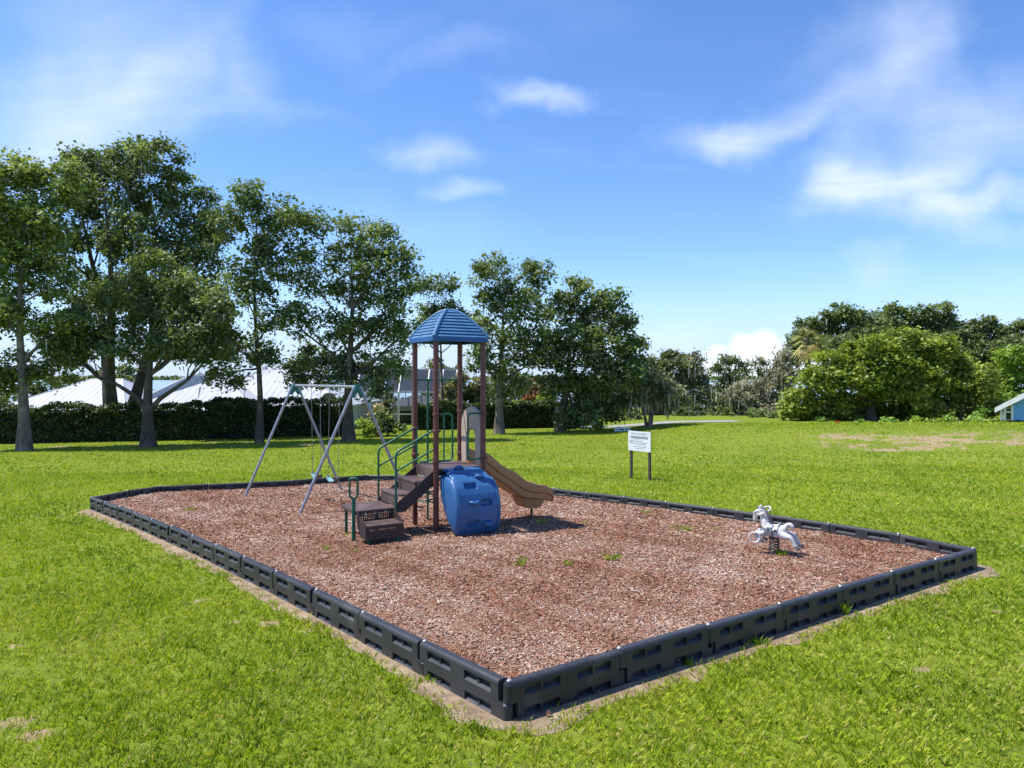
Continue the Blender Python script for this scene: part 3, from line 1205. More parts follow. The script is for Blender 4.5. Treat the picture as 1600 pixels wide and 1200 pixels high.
    for z in (0.76, 0.70):
        m = MB()
        m.tube([(-1.24, -0.442, z), (-1.24, -0.452, z)], 0.013, 8)
        m.build('bolt', M_BOLT, stairs, True)
    # transfer platform
    PZ = 0.56
    mb = MB()
    mb.box((-1.665, -0.02, PZ - 0.035), (0.77, 0.82, 0.07), 0, 0.01)
    plat = mb.build('platform', M_DECK, root)
    for x, y in ((-1.98, 0.30), (-1.38, 0.30)):
        m = MB()
        m.tube([(x, y, lz(x, y, -0.1)), (x, y, PZ - 0.06)], 0.028, 10)
        m.build('leg', M_GREEN, plat, True)
    # lower step towards the viewer
    m = MB()
    perforated_panel(m, (-2.0, -0.432, 0.36), (1, 0, 0), (0, 0, 1), 0.66, 0.17, 15, 4, 0.07, 0.03, 0.008)
    low = m.build('transfer_step', M_RISER, root)
    m = MB()
    m.box((-1.67, -0.68, 0.355), (0.68, 0.46, 0.03), 0, 0.006)
    m.build('tread', M_DECK, low)
    m = MB()
    perforated_panel(m, (-2.01, -0.905, 0.13), (1, 0, 0), (0, 0, 1), 0.68, 0.21, 16, 5, 0.06, 0.03, 0.01)
    m.build('riser', M_RISER, low)
    for x in (-2.016, -1.324):
        m = MB()
        m.prism([(x - 0.006, -0.905, 0.13), (x - 0.006, -0.905, 0.40), (x - 0.006, -0.44, 0.545), (x - 0.006, -0.41, 0.545), (x - 0.006, -0.41, 0.36), (x - 0.006, -0.62, 0.13)], (0.012, 0, 0))
        m.build('side_panel', M_RISER, low)
    for x in (-1.94, -1.40):
        m = MB()
        m.box((x, -0.84, (lz(x, -0.84, -0.08) + 0.15) / 2), (0.06, 0.06, 0.15 - lz(x, -0.84, -0.08)), 0, 0.006)
        m.build('leg', M_GREEN, low)
    for x in (-1.86, -1.67, -1.48):
        m = MB()
        m.tube([(x, -0.437, 0.505), (x, -0.447, 0.505)], 0.012, 8)
        m.build('bolt', M_BOLT, low, True)
    # grab hoop in front of the platform
    m = MB()
    hx, hy = -2.10, -0.50
    zb = lz(hx, hy, -0.1)
    m.tube([(hx, hy, zb), (hx, hy, 0.80)], 0.034, 12)
    hoop = m.build('grab_hoop', M_GREEN, root, True)
    m = MB()
    w = 0.072
    pth = rounded_path([(hx, hy, 0.79), (hx - w, hy, 0.83), (hx - w, hy, 1.16), (hx + w, hy, 1.16), (hx + w, hy, 0.83), (hx, hy, 0.79)], 0.05)
    # turned a little towards the viewer
    cth, sth = math.cos(R(-31)), math.sin(R(-31))
    pth = [(hx + (p.x - hx) * cth, hy + (p.x - hx) * sth, p.z) for p in pth]
    m.tube(pth, 0.019, 10)
    m.build('loop', M_GREEN, hoop, True)
    # stair handrails
    for sy, zr in ((-1, 0.0), (1, -0.01)):
        y = sy * 0.455
        m = MB()
        m.tube(rounded_path([(-0.53, y, 1.95 + zr), (-1.29, y, 1.57 + zr), (-1.29, y, 0.50)], 0.09), 0.021, 10)
        rail = m.build('handrail', M_GREEN, root, True)
        m = MB()
        m.tube([(-0.53, y, 1.585), (-1.29, y, 1.22)], 0.017, 8)
        m.build('mid_bar', M_GREEN, rail, True)
        if sy > 0:
            m = MB()
            m.tube([(-0.50, y - 0.03, 1.93), (-0.50, y - 0.03, 1.24)], 0.02, 8)
            m.build('upright', M_GREEN, rail, True)
    # hand loops on both sides of the climber
    for sx, inner in ((-1, True), (1, False)):
        x0, x1 = sx * 0.50, sx * 0.50 - sx * 0.335
        m = MB()
        y = -0.515
        m.tube(rounded_path([(x0, y, 2.25), (x1, y, 2.25), (x1, y, 1.365), (x0, y, 1.365)], 0.08), 0.019, 10)
        lp = m.build('hand_loop', M_GREEN, root, True)
        if inner:
            m = MB()
            m.tube([(-0.345, y, 2.24), (-0.345, y, 1.37)], 0.016, 8)
            m.build('upright', M_GREEN, lp, True)
    # corkscrew climber behind
    sx, sy = -0.05, 0.90
    m = MB()
    m.tube(rounded_path([(sx, sy, lz(sx, sy, -0.1)), (sx, sy, 2.90), (sx, 0.51, 2.90)], 0.12), 0.022, 10)
    cork = m.build('corkscrew_climber', M_GREEN, root, True)
    m = MB()
    pts = []
    for k in range(97):
        a = 2 * math.pi * k / 16
        pts.append((sx + 0.185 * math.cos(a), sy + 0.185 * math.sin(a), 0.30 + 0.98 * k / 96))
    m.tube(pts, 0.016, 7)
    m.build('spiral', M_GREEN, cork, True)
    m = MB()
    m.tube([(-0.5, 0.51, 2.90), (0.5, 0.51, 2.90)], 0.019, 8)
    m.build('cross_bar', M_GREEN, cork, True)
    # blue drum climber
    make_climber(root, lz)
    # slide hood panel with arched opening
    xx = 0.515

    def arch(hw, z0, z1, n=14):
        zc = z1 - hw * 0.95
        return [(-hw, z0)] + [(-hw, z0 + (zc - z0) * s) for s in (0.3, 0.6, 1.0)] + [(hw * -math.cos(math.pi * k / n), zc + hw * 0.95 * math.sin(math.pi * k / n)) for k in range(1, n)] + [(hw, z0 + (zc - z0) * s) for s in (1.0, 0.6, 0.3)] + [(hw, z0)]
    outer = arch(0.41, DECK, 2.36)
    inner = arch(0.20, DECK + 0.005, 1.93)
    m = MB()
    no = len(outer)
    vs = []
    for x in (xx - 0.025, xx + 0.045):
        vs += [(x, p[0], p[1]) for p in outer] + [(x, p[0], p[1]) for p in inner]
    fs = []
    for k in range(no - 1):
        fs += [(k, k + 1, no + k + 1, no + k), (2 * no + k, 2 * no + k + 1, 3 * no + k + 1, 3 * no + k), (k, k + 1, 2 * no + k + 1, 2 * no + k), (no + k, no + k + 1, 3 * no + k + 1, 3 * no + k)]
    m.add(vs, fs)
    hood = m.build('slide_hood', M_HOOD, root, True)
    # wave slide to the right
    st = [(0.50, 1.52, 1.18), (0.70, 1.45, 1.08), (0.82, 1.375, 0.985), (0.94, 1.275, 0.885), (1.06, 1.165, 0.815), (1.18, 1.10, 0.745), (1.30, 1.05, 0.65), (1.42, 0.985, 0.55), (1.54, 0.885, 0.475), (1.66, 0.80, 0.435),
          (1.80, 0.735, 0.41), (1.95, 0.705, 0.385), (2.10, 0.69, 0.36), (2.22, 0.635, 0.335), (2.29, 0.54, 0.32), (2.325, 0.42, 0.31)]
    rings = []
    W = 0.285
    for x, zt, zb in st:
        wl = zt - zb
        bed = zb + 0.05
        md = zb + wl * 0.42
        rings.append([(x, -W + 0.03, zb), (x, -W + 0.005, zb + 0.03), (x, -W + 0.012, md), (x, -W - 0.012, md + 0.03), (x, -W - 0.012, zt - 0.035), (x, -W - 0.005, zt - 0.008), (x, -W + 0.022, zt), (x, -W + 0.05, zt - 0.012), (x, -W + 0.062, zt - 0.05), (x, -W + 0.09, bed + 0.03), (x, -W + 0.13, bed),
                      (x, W - 0.13, bed), (x, W - 0.09, bed + 0.03), (x, W - 0.062, zt - 0.05), (x, W - 0.05, zt - 0.012), (x, W - 0.022, zt), (x, W + 0.005, zt - 0.008), (x, W + 0.012, zt - 0.035), (x, W + 0.012, md + 0.03), (x, W - 0.012, md), (x, W - 0.005, zb + 0.03), (x, W - 0.03, zb)])
    m = MB()
    m.loft(rings)
    slide = m.build('slide', M_TAN, root, True)
    m = MB()
    m.loft([[(x, y, z) for x, y in ((1.62 + i0, -0.25), (2.10 - i1, -0.25), (2.10 - i1, 0.25), (1.62 + i0, 0.25))] for i0, i1, z in ((0, -0.02, 0.44), (0.03, 0.0, 0.33), (0.09, 0.07, 0.23), (0.11, 0.09, 0.215))])
    m.build('foot_skirt', M_TAN, slide)
    m = MB()
    m.tube([(1.95, 0, lz(1.95, 0, -0.1)), (1.95, 0, 0.24)], 0.024, 10)
    m.build('support_pole', M_RISER, slide, True)


def make_climber(root, lz):
    """drum climber: front curve with sunk footholds, bulging sides, raised grips"""
    X0, X1 = -0.37, 0.42
    prof = [(-0.52, 1.215), (-0.62, 1.21), (-0.705, 1.19), (-0.715, 1.12), (-0.78, 1.13), (-0.90, 1.10), (-1.02, 1.035), (-1.12, 0.93), (-1.195, 0.80), (-1.245, 0.65), (-1.265, 0.48), (-1.255, 0.33), (-1.22, 0.18), (-1.165, 0.075)]
    P = [Vector((0, y, z)) for y, z in prof]
    # resample the curve finely
    cum = [0.0]
    for a, b in zip(P[:-1], P[1:]):
        cum.append(cum[-1] + (b - a).length)
    NS, NX = 110, 48

    def point(s):
        d = s * cum[-1]
        for k in range(len(P) - 1):
            if d <= cum[k + 1] or k == len(P) - 2:
                f = (d - cum[k]) / (cum[k + 1] - cum[k])
                return P[k].lerp(P[k + 1], min(1, max(0, f)))
    pts = [point(i / (NS - 1)) for i in range(NS)]
    pockets = [(0.37, 0.945, 0.165, 0.050), (0.70, 0.645, 0.15, 0.054), (0.33, 0.285, 0.16, 0.054)]     # x fraction, z, half width, half height
    rows = []
    for i, p in enumerate(pts):
        tang = (pts[min(i + 1, NS - 1)] - pts[max(i - 1, 0)]).normalized()
        nrm = Vector((0, tang.z, -tang.y))
        if nrm.y > 0:
            nrm = -nrm
        narrow = 0.05 if p.y > -0.71 else 0.0
        row = []
        for j in range(NX + 1):
            fx = j / NX
            x = X0 + narrow + (X1 - X0 - 2 * narrow) * fx
            dep = 0.0
            for fxp, zp, hw, hh in pockets:
                ax, az = abs(fx - fxp) / 1.0 * (X1 - X0), abs(p.z - zp)
                rr = 0.032
                dx, dz = max(ax - (hw * 0.79 - rr), 0), max(az - (hh - rr), 0)
                d = math.hypot(dx, dz) - rr
                dep = max(dep, min(1, max(0, (0.004 - d) / 0.016)))
                if 0.0 < d < 0.016:
                    dep = min(dep, 0) - 0.10 if dep <= 0 else dep
            edge = min(fx, 1 - fx)
            rnd = 0.02 * max(0, 1 - edge / 0.045) ** 2
            row.append(p - nrm * (0.07 * dep + rnd) + Vector((x, 0, 0)))
        rows.append(row)
    m = MB()
    m.loft(rows, cap=False, closed_ring=False)
    drum = m.build('climber', M_BLUE, root, True)
    # back straight edge and bulging side discs
    back = [(-0.50, 1.10), (-0.47, 0.92), (-0.52, 0.69), (-0.68, 0.42), (-0.92, 0.19), (-1.08, 0.075)]
    sidepoly = [(p.y, p.z) for p in pts[34::4]] + [(-1.165, 0.075)] + back[::-1]
    cy = sum(a for a, b in sidepoly) / len(sidepoly)
    cz = sum(b for a, b in sidepoly) / len(sidepoly)
    for x, sx in ((X0, -1), (X1, 1)):
        m = MB()
        rings = []
        for s, dx in ((1.0, -0.01), (0.995, 0.02), (0.96, 0.055), (0.86, 0.078), (0.68, 0.092), (0.4, 0.10), (0.1, 0.102)):
            rings.append([(x + sx * (dx - 0.01), cy + (a - cy) * s, cz + (b - cz) * s) for a, b in sidepoly])
        m.loft(rings)
        m.build('side_disc', M_BLUE, drum, True)
        # raised seam where the disc meets the drum
        m = MB()
        m.tube([(x + sx * 0.002, p.y - 0.004, p.z) for p in pts[36::3]] + [(x + sx * 0.002, -1.165, 0.075)], 0.011, 6)
        m.build('seam', M_BLUE, drum, True)
    # flanks of the small upper step
    for x in (X0 + 0.05, X1 - 0.05):
        m = MB()
        m.prism([(x, -0.50, 1.215), (x, -0.705, 1.19), (x, -0.74, 1.0), (x, -0.50, 0.95)], (0.012 if x < 0 else -0.012, 0, 0))
        m.build('flank', M_BLUE, drum)
    m = MB()
    m.loft([[(x, y, z) for y, z in back] for x in (X0, X1)], cap=False, closed_ring=False)
    m.build('back_panel', M_BLUE, drum, True)
    m = MB()
    m.box(((X0 + X1) / 2, -0.53, 1.18), (0.80, 0.05, 0.05), 0, 0.008)
    m.build('mounting_bar', M_BLUE_BAND, drum)
    # grips
    for fx, s_z, y_hint in ((0.34, 1.205, -0.66), (0.68, 1.07, -0.97), (0.37, 0.65, -1.245), (0.72, 0.27, -1.245)):
        x = X0 + (X1 - X0) * fx
        m = MB()
        base = min(pts, key=lambda q: abs(q.z - s_z) + (abs(q.y - y_hint)))
        i = pts.index(base)
        tang = (pts[min(i + 2, NS - 1)] - pts[max(i - 2, 0)]).normalized()
        nrm = Vector((0, tang.z, -tang.y))
        if nrm.y > 0:
            nrm = -nrm
        up = -tang
        path, rad = [], []
        for k in range(13):
            s = k / 12
            path.append(base + Vector((x + (s - 0.5) * 0.20, 0, 0)) + nrm * (0.005 + 0.045 * math.sin(math.pi * s)) + up * 0.018 * math.cos(2 * math.pi * s))
            rad.append(0.015 + 0.024 * math.sin(math.pi * s) ** 0.8 + (0.006 if k in (3, 9) else 0))
        m.tube(path, rad, 10)
        m.build('grip', M_BLUE, drum, True)
    for x in (X0 + 0.05, X1 - 0.06):
        m = MB()
        m.tube([(x, -1.12, lz(x, -1.12, -0.08)), (x, -1.12, 0.14)], 0.02, 8)
        m.build('foot', M_RISER, drum, True)


make_play_structure()


# ------------------------------------------------------------------ swing set
def make_swings():
    A_mid, B_mid = Vector((-6.03, 19.56)), Vector((-3.62, 16.47))
    half = Vector((1.185, 0.62))
    top_z = 2.285
    root = empty('swing_set', ((A_mid.x + B_mid.x) / 2, (A_mid.y + B_mid.y) / 2, gz(-4.8, 18.0) + MULCH))
    tag(root, 'galvanised A-frame swing set with teal corner fittings, behind the stairs', 'swing frame')
    O = root.location
    apex = []
    for mid in (A_mid, B_mid):
        top = Vector((mid.x, mid.y, top_z))
        apex.append(top)
        for s in (-1, 1):
            fx, fy = mid.x + s * half.x, mid.y + s * half.y
            foot = Vector((fx, fy, gz(fx, fy) + MULCH - 0.08))
            tp = top + Vector((s * half.x, s * half.y, 0)) * 0.05
            m = MB()
            m.tube([foot - O, tp - O], 0.035, 12)
            m.build('leg', M_GALV, root, True)
        m = MB()
        for s in (-1, 1):
            fx, fy = mid.x + s * half.x, mid.y + s * half.y
            foot = Vector((fx, fy, gz(fx, fy)))
            d = (foot - top).normalized()
            m.tube([top - O + Vector((0, 0, 0.03)), top + d * 0.12 - O, top + d * 0.27 - O], [0.055, 0.052, 0.046], 12)
        m.tube([top - O + Vector((0, 0, -0.06)), top - O + Vector((0, 0, 0.06))], 0.066, 12)
        m.build('corner_fitting', M_TEAL, root, True)
    m = MB()
    m.tube([apex[0] - O, apex[1] - O], 0.036, 12)
    m.build('top_beam', M_GALV, root, True)
    dirv = (apex[1] - apex[0])
    L = dirv.length
    dirv.normalize()
    # chain link shared by all chains
    spots = ((0.30, 0.445, 0.03, 'belt swing with pale teal seat nearer the far leg pair of the swing frame'),
             (0.60, 0.755, -0.05, 'belt swing with pale teal seat nearer the stairs side of the swing frame'))
    for s0, s1, push, lab in spots:
        p0, p1 = apex[0].lerp(apex[1], s0), apex[0].lerp(apex[1], s1)
        c = (p0 + p1) / 2
        seat_z = gz(c.x, c.y) + MULCH + 0.56
        r = empty('swing', (c.x, c.y, seat_z), math.atan2(dirv.y, dirv.x))
        tag(r, lab, 'swing', 'belt swings on chains')
        w = (p1 - p0).length / 2
        drop = top_z - 0.03 - seat_z
        perp = push
        for sx in (-1, 1):
            m = MB()
            m.tube([(sx * w, 0, drop + 0.05), (sx * w, 0, drop - 0.04)], 0.02, 8)
            hanger = m
            n = int((drop - 0.12) / 0.028)
            mm = MB()
            for k in range(n):
                z = 0.09 + (drop - 0.12) * (k + 0.5) / n
                f = z / drop
                xx = sx * (w * 0.97 + 0.03 * w * f)
                yy = perp * (1 - f)
                a = 0.0095
                h = 0.020
                rot = (k % 2) * math.pi / 2 + 0.4
                ring = []
                for q in range(6):
                    t = 2 * math.pi * q / 6
                    ring.append((xx + a * math.cos(t) * math.cos(rot), yy + a * math.cos(t) * math.sin(rot), z + h * math.sin(t)))
                mm.tube(ring, 0.0042, 4, closed=True)
            ch = mm.build('chain', M_CHAIN, r)
            hanger.build('hanger', M_CHAIN, ch, True)
        # sagging belt seat
        rows = []
        for i in range(15):
            s = i / 14 * 2 - 1
            z = 0.10 * abs(s) ** 2.2 - 0.02
            x = s * w * 0.97
            rows.append([(x, perp + d * (0.075 - 0.03 * s ** 4), z + e) for d, e in ((-1, 0.008), (-0.5, 0.0), (0.5, 0.0), (1, 0.008), (1, -0.006), (0.5, -0.014), (-0.5, -0.014), (-1, -0.006))])
        m = MB()
        m.loft(rows[:8])
        seat = m.build('seat', M_SEAT, r, True)
        m = MB()
        m.loft(rows[7:])
        m.build('dark_half', M_SEATDARK, seat, True)  # this half of the belt is coloured much darker
        for sx in (-1, 1):
            m = MB()
            m.tube([(sx * w * 0.97, perp - 0.03, 0.085), (sx * w * 0.97, perp, 0.115), (sx * w * 0.97, perp + 0.03, 0.085)], 0.008, 6)
            m.build('clip', M_CHAIN, seat, True)


make_swings()


# ------------------------------------------------------------------ spring horse
def skin_mesh(name, nodes, edges, mat, parent, root_i=0, levels=2):
    me = bpy.data.meshes.new(name)
    me.from_pydata([n[0] for n in nodes], edges, [])
    o = link(name, me, parent)
    sk = o.modifiers.new('Skin', 'SKIN')
    sk.use_smooth_shade = True
    sv = me.skin_vertices[0].data if len(me.skin_vertices) else None
    if sv is None:
        bm = bmesh.new()
        bm.from_mesh(me)
        bm.verts.layers.skin.verify()
        bm.to_mesh(me)
        bm.free()
        sv = me.skin_vertices[0].data
    for i, n in enumerate(nodes):
        r = n[1]
        sv[i].radius = (r, r) if not isinstance(r, tuple) else r
        sv[i].use_root = (i == root_i)
    sb = o.modifiers.new('Subdivision', 'SUBSURF')
    sb.levels = levels
    sb.render_levels = levels
    me.materials.append(mat)
    return o


def make_horse():
    base = Vector((4.12, 11.06, gz(4.12, 11.06) + MULCH))
    root = empty('spring_horse', base, math.atan2(0.56, -0.74))
    tag(root, 'weathered white leaping horse spring rider on the mulch', 'spring rider')
    N = [((0.00, 0, 0.355), (0.098, 0.092)),     # 0 barrel
         ((0.10, 0, 0.372), (0.100, 0.098)),     # 1 chest
         ((-0.09, 0, 0.375), (0.104, 0.104)),    # 2 haunch
         ((-0.145, 0, 0.395), (0.085, 0.090)),   # 3 rump
         ((0.135, 0, 0.455), (0.072, 0.085)),    # 4 neck base
         ((0.150, 0, 0.550), (0.056, 0.072)),    # 5 neck
         ((0.180, 0, 0.645), (0.052, 0.062)),    # 6 poll
         ((0.250, 0, 0.655), (0.052, 0.056)),    # 7 brow
         ((0.285, 0, 0.595), (0.046, 0.048)),    # 8 nose bridge
         ((0.300, 0, 0.525), (0.038, 0.036)),    # 9 nose
         ((0.298, 0, 0.475), (0.036, 0.032)),    # 10 muzzle
         ((-0.185, 0, 0.470), 0.030),            # 11 tail root
         ((-0.225, 0, 0.505), 0.040),
         ((-0.272, 0, 0.475), 0.040),
         ((-0.285, 0, 0.415), 0.020)]
    E = [(0, 1), (0, 2), (2, 3), (1, 4), (4, 5), (5, 6), (6, 7), (7, 8), (8, 9), (9, 10), (3, 11), (11, 12), (12, 13), (13, 14)]
    for s in (-1, 1):
        # front leg, folded
        k = len(N)
        y = s * 0.078
        N += [((0.120, y * 0.8, 0.320), 0.062), ((0.190, y * 1.2, 0.315), 0.048), ((0.258, y * 1.25, 0.335), 0.038), ((0.262, y * 1.25, 0.285), 0.033), ((0.220, y * 1.25, 0.238), 0.030), ((0.178, y * 1.25, 0.215), 0.036)]
        E += [(1, k), (k, k + 1), (k + 1, k + 2), (k + 2, k + 3), (k + 3, k + 4), (k + 4, k + 5)]
        # hind leg, stretched back
        k = len(N)
        N += [((-0.150, y * 0.8, 0.335), 0.072), ((-0.215, y * 1.2, 0.315), 0.052), ((-0.270, y * 1.25, 0.320), 0.042), ((-0.305, y * 1.25, 0.270), 0.035), ((-0.335, y * 1.25, 0.205), 0.033), ((-0.362, y * 1.25, 0.172), 0.038)]
        E += [(2, k), (k, k + 1), (k + 1, k + 2), (k + 2, k + 3), (k + 3, k + 4), (k + 4, k + 5)]
    skin_mesh('body', N, E, M_HORSE, root)
    for s in (-1, 1):
        m = MB()
        m.tube([(0.200, s * 0.034, 0.690), (0.212, s * 0.042, 0.720), (0.224, s * 0.044, 0.752)], [0.022, 0.020, 0.004], 8)
        m.build('ear', M_HORSE, root, True)
        m = MB()
        m.tube([(0.268, s * 0.040, 0.628), (0.269, s * 0.054, 0.628)], 0.013, 8)
        m.build('eye', M_HORSEDARK, root, True)
        # grab handle loop beside the head
        m = MB()
        ring = [(0.185 + 0.088 * math.cos(t), s * (0.128 + 0.070 * math.sin(t)), 0.655 - 0.030 * math.cos(t) + 0.040 * math.sin(t)) for t in [2 * math.pi * k / 22 for k in range(22)]]
        m.tube(ring, 0.014, 8, closed=True)
        m.build('handle', M_HORSE, root, True)
        # foot rest loop
        m = MB()
        ring = [(0.262 + 0.078 * math.cos(t), s * (0.140 + 0.02 * math.cos(t)), 0.255 + 0.080 * math.sin(t)) for t in [2 * math.pi * k / 20 for k in range(20)]]
        m.tube(ring, 0.0145, 8, closed=True)
        m.build('foot_rest', M_HORSE, root, True)
    # mane
    m = MB()
    m.tube([(0.262, 0, 0.705), (0.190, 0, 0.712), (0.120, 0, 0.650), (0.085, 0, 0.570), (0.070, 0, 0.500)], [0.016, 0.024, 0.026, 0.026, 0.014], 8)
    m.build('mane', M_HORSEDARK, root, True)
    # saddle: curved sheet over the back with raised cantle, girth strap below
    rows = []
    for i in range(9):
        x = 0.085 - 0.165 * i / 8
        u = i / 8
        lift = 0.040 * (2 * u - 1) ** 2
        rows.append([(x, 0.132 * math.sin(a), 0.352 + (0.108 + lift) * math.cos(a)) for a in [R(-74 + 148 * k / 12) for k in range(13)]])
    m = MB()
    m.loft(rows, cap=False, closed_ring=False)
    sad = m.build('saddle', M_HORSE, root, True)
    sol = sad.modifiers.new('Solidify', 'SOLIDIFY')
    sol.thickness = 0.012
    m = MB()
    m.tube([(0.006, 0.124 * math.sin(a), 0.355 + 0.112 * math.cos(a)) for a in [R(60 + 240 * k / 14) for k in range(15)]], 0.015, 6)
    m.build('girth', M_HORSEDARK, sad, True)
    for s in (-1, 1):
        for x in (0.055, -0.050):
            m = MB()
            m.tube([(x, s * 0.126, 0.400), (x, s * 0.136, 0.397)], 0.020, 10)
            m.build('saddle_boss', M_HORSEDARK, sad, True)
    # hooves
    for x, z in ((0.172, 0.202), (-0.372, 0.160)):
        for y in (0.098, -0.098):
            m = MB()
            m.tube([(x - 0.004, y, z - 0.020), (x, y, z + 0.014)], [0.042, 0.036], 10)
            m.build('hoof', M_HORSEDARK, root, True)
    # spring
    m = MB()
    pts = [(0.072 * math.cos(2 * math.pi * k / 14), 0.072 * math.sin(2 * math.pi * k / 14), 0.012 + 0.25 * k / (14 * 5.5)) for k in range(78)]
    m.tube(pts, 0.0125, 8)
    m.build('spring', M_SPRING, root, True)
    m = MB()
    m.tube([(0, 0, 0.255), (0, 0, 0.275)], 0.085, 14)
    m.build('top_plate', M_SPRING, root, True)
    m = MB()
    m.box((0, 0, 0.0), (0.20, 0.20, 0.02), 0.3, 0.004)
    m.build('base_plate', M_SPRING, root)


make_horse()


# ------------------------------------------------------------------ signs
def text_mesh(body, size, mat, name, extrude=0.001, align='LEFT'):
    cu = bpy.data.curves.new(name, 'FONT')
    cu.body = body
    cu.size = size
    cu.extrude = extrude
    cu.align_x = align
    cu.align_y = 'CENTER'
    ob = bpy.data.objects.new(name, cu)
    COL.objects.link(ob)
    bpy.context.view_layer.update()
    me = bpy.data.meshes.new_from_object(ob.evaluated_get(bpy.context.evaluated_depsgraph_get()))
    bpy.data.objects.remove(ob)
    bpy.data.curves.remove(cu)
    me.materials.clear()
    me.materials.append(mat)
    return me


def make_signs():
    p1, p2 = Vector((3.98, 23.77, 0)), Vector((4.50, 23.11, 0))
    mid = (p1 + p2) / 2
    ang = math.atan2(p2.y - p1.y, p2.x - p1.x)
    root = empty('notice_sign', (mid.x, mid.y, gz(mid.x, mid.y)), ang)
    tag(root, 'white private property notice on two dark timber posts in the lawn', 'sign')
    half = (p2 - p1).length / 2
    for s in (-1, 1):
        m = MB()
        m.box((s * (half - 0.02), 0.05, 0.80), (0.075, 0.075, 1.66), 0, 0.006)
        m.build('post', M_WOOD, root)
    m = MB()
    m.box((0, 0, 1.275), (half * 2 + 0.14, 0.016, 0.66), 0, 0.003)
    board = m.build('board', M_SIGN, root)
    W = half * 2 + 0.14
    y = -0.0085

    def put(body, size, x, z, align='LEFT', sx=1.0):
        me = text_mesh(body, size, M_INK, 'lettering', 0.0006, align)
        o = link('lettering', me, board, (x, y, z))
        o.rotation_euler = (R(90), 0, 0)
        o.scale = (sx, 1, 1)
    put('PRIVATE PROPERTY', 0.088, 0, 1.515, 'CENTER', 0.92)
    put('NO', 0.19, -W / 2 + 0.06, 1.24, 'LEFT', 0.78)
    m = MB()
    for z, h in ((1.432, 0.018), (1.372, 0.018)):
        m.box((0.0, y, z), (W * 0.78, 0.002, h))
    for k in range(11):
        m.box((-W * 0.36 + k * W * 0.072, y, 1.402), (W * 0.05, 0.002, 0.022))
    m.build('rule_band', M_INK, board)
    m = MB()
    # fine print that the photograph does not resolve, as broken lines
    rr = random.Random(3)
    for z, x0, x1 in ((1.325, -0.16, -0.03), (1.275, -0.16, 0.16), (1.225, -0.16, 0.30), (1.175, -0.16, 0.28), (1.095, -0.24, 0.28), (1.035, -0.18, 0.24)):
        x = x0
        while x < x1:
            w = rr.uniform(0.02, 0.06)
            m.box((x + w / 2, y, z), (w, 0.002, 0.016))
            x += w + 0.012
    m.build('fine_print', M_INK, board)
    for s in (-1, 1):
        for z in (1.02, 1.53):
            m = MB()
            m.tube([(s * (half - 0.02), y + 0.002, z), (s * (half - 0.02), y - 0.004, z)], 0.012, 8)
            m.build('screw', M_BOLT, board, True)
    # small low board near the road
    c = at(972, 671, 56.0)
    root = empty('low_sign', (c.x, c.y, gz(c.x, c.y)), 0.05)
    tag(root, 'small low grey white board standing by the road behind the notice sign', 'sign')
    hz = c.z - root.location.z
    m = MB()
    m.box((0, 0, hz), (1.25, 0.05, 0.30), 0, 0.01)
    b = m.build('board', M_WHITE, root)
    m = MB()
    m.box((-0.02, -0.027, hz), (0.34, 0.004, 0.10))
    m.box((-0.35, -0.027, hz + 0.02), (0.2, 0.004, 0.04))
    m.box((0.38, -0.027, hz + 0.01), (0.26, 0.004, 0.06))
    m.build('print', M_INK, b)
    for x in (-0.5, 0.5):
        m = MB()
        m.box((x, 0.05, hz / 2), (0.06, 0.05, hz + 0.2))
        m.build('post', M_WHITE, root)


make_signs()


# ------------------------------------------------------------------ trees
def leaf_cloud(lobes, leaf, density, clump_r=(0.45, 0.95), shell=0.45, per=34, flatten=0.7, dark_in=False):
    """lobes: list of (centre, rx, ry, rz). Returns leaf centres, sizes, tint, and clump centres per lobe"""
    C, S, T, tips = [], [], [], []
    for c, rx, ry, rz in lobes:
        area = rx * rz + rx * ry * 0.5
        n = max(5, int(density * 1.85 * area))
        d = rng.normal(size=(n, 3))
        d /= np.linalg.norm(d, axis=1, keepdims=True)
        rad = rng.uniform(shell, 1.0, n) ** 0.7 * rng.uniform(0.8, 1.12, n)
        pc = np.array(c) + d * rad[:, None] * np.array([rx, ry, rz])
        tips.append(pc)
        cr = rng.uniform(clump_r[0], clump_r[1], n)
        k = rng.integers(int(per * 1.2), int(per * 2.7), n)
        idx = np.repeat(np.arange(n), k)
        off = rng.normal(size=(len(idx), 3)) * 0.5
        off[:, 2] *= flatten
        pts = pc[idx] + off * cr[idx][:, None]
        tint = rng.normal(0.0, 0.20, n)[idx] + rng.normal(0.48, 0.16, len(idx))
        C.append(pts)
        T.append(tint)
        S.append(leaf * 1.06 * np.exp(np.clip(rng.normal(0, 0.34, len(idx)), -0.8, 0.7)))
    return np.concatenate(C), np.concatenate(S), np.concatenate(T), tips


def wiggle(a, b, n, amp):
    a, b = Vector(a), Vector(b)
    d = b - a
    side = d.cross(Vector((0.3, 0.8, 0.5))).normalized()
    side2 = d.cross(side).normalized()
    ph1, ph2 = random.uniform(0, 6), random.uniform(0, 6)
    out = []
    for i in range(n + 1):
        s = i / n
        w = math.sin(math.pi * s) * amp * d.length
        out.append(a + d * s + side * math.sin(3.5 * s + ph1) * w + side2 * math.sin(4.3 * s + ph2) * w)
    return out


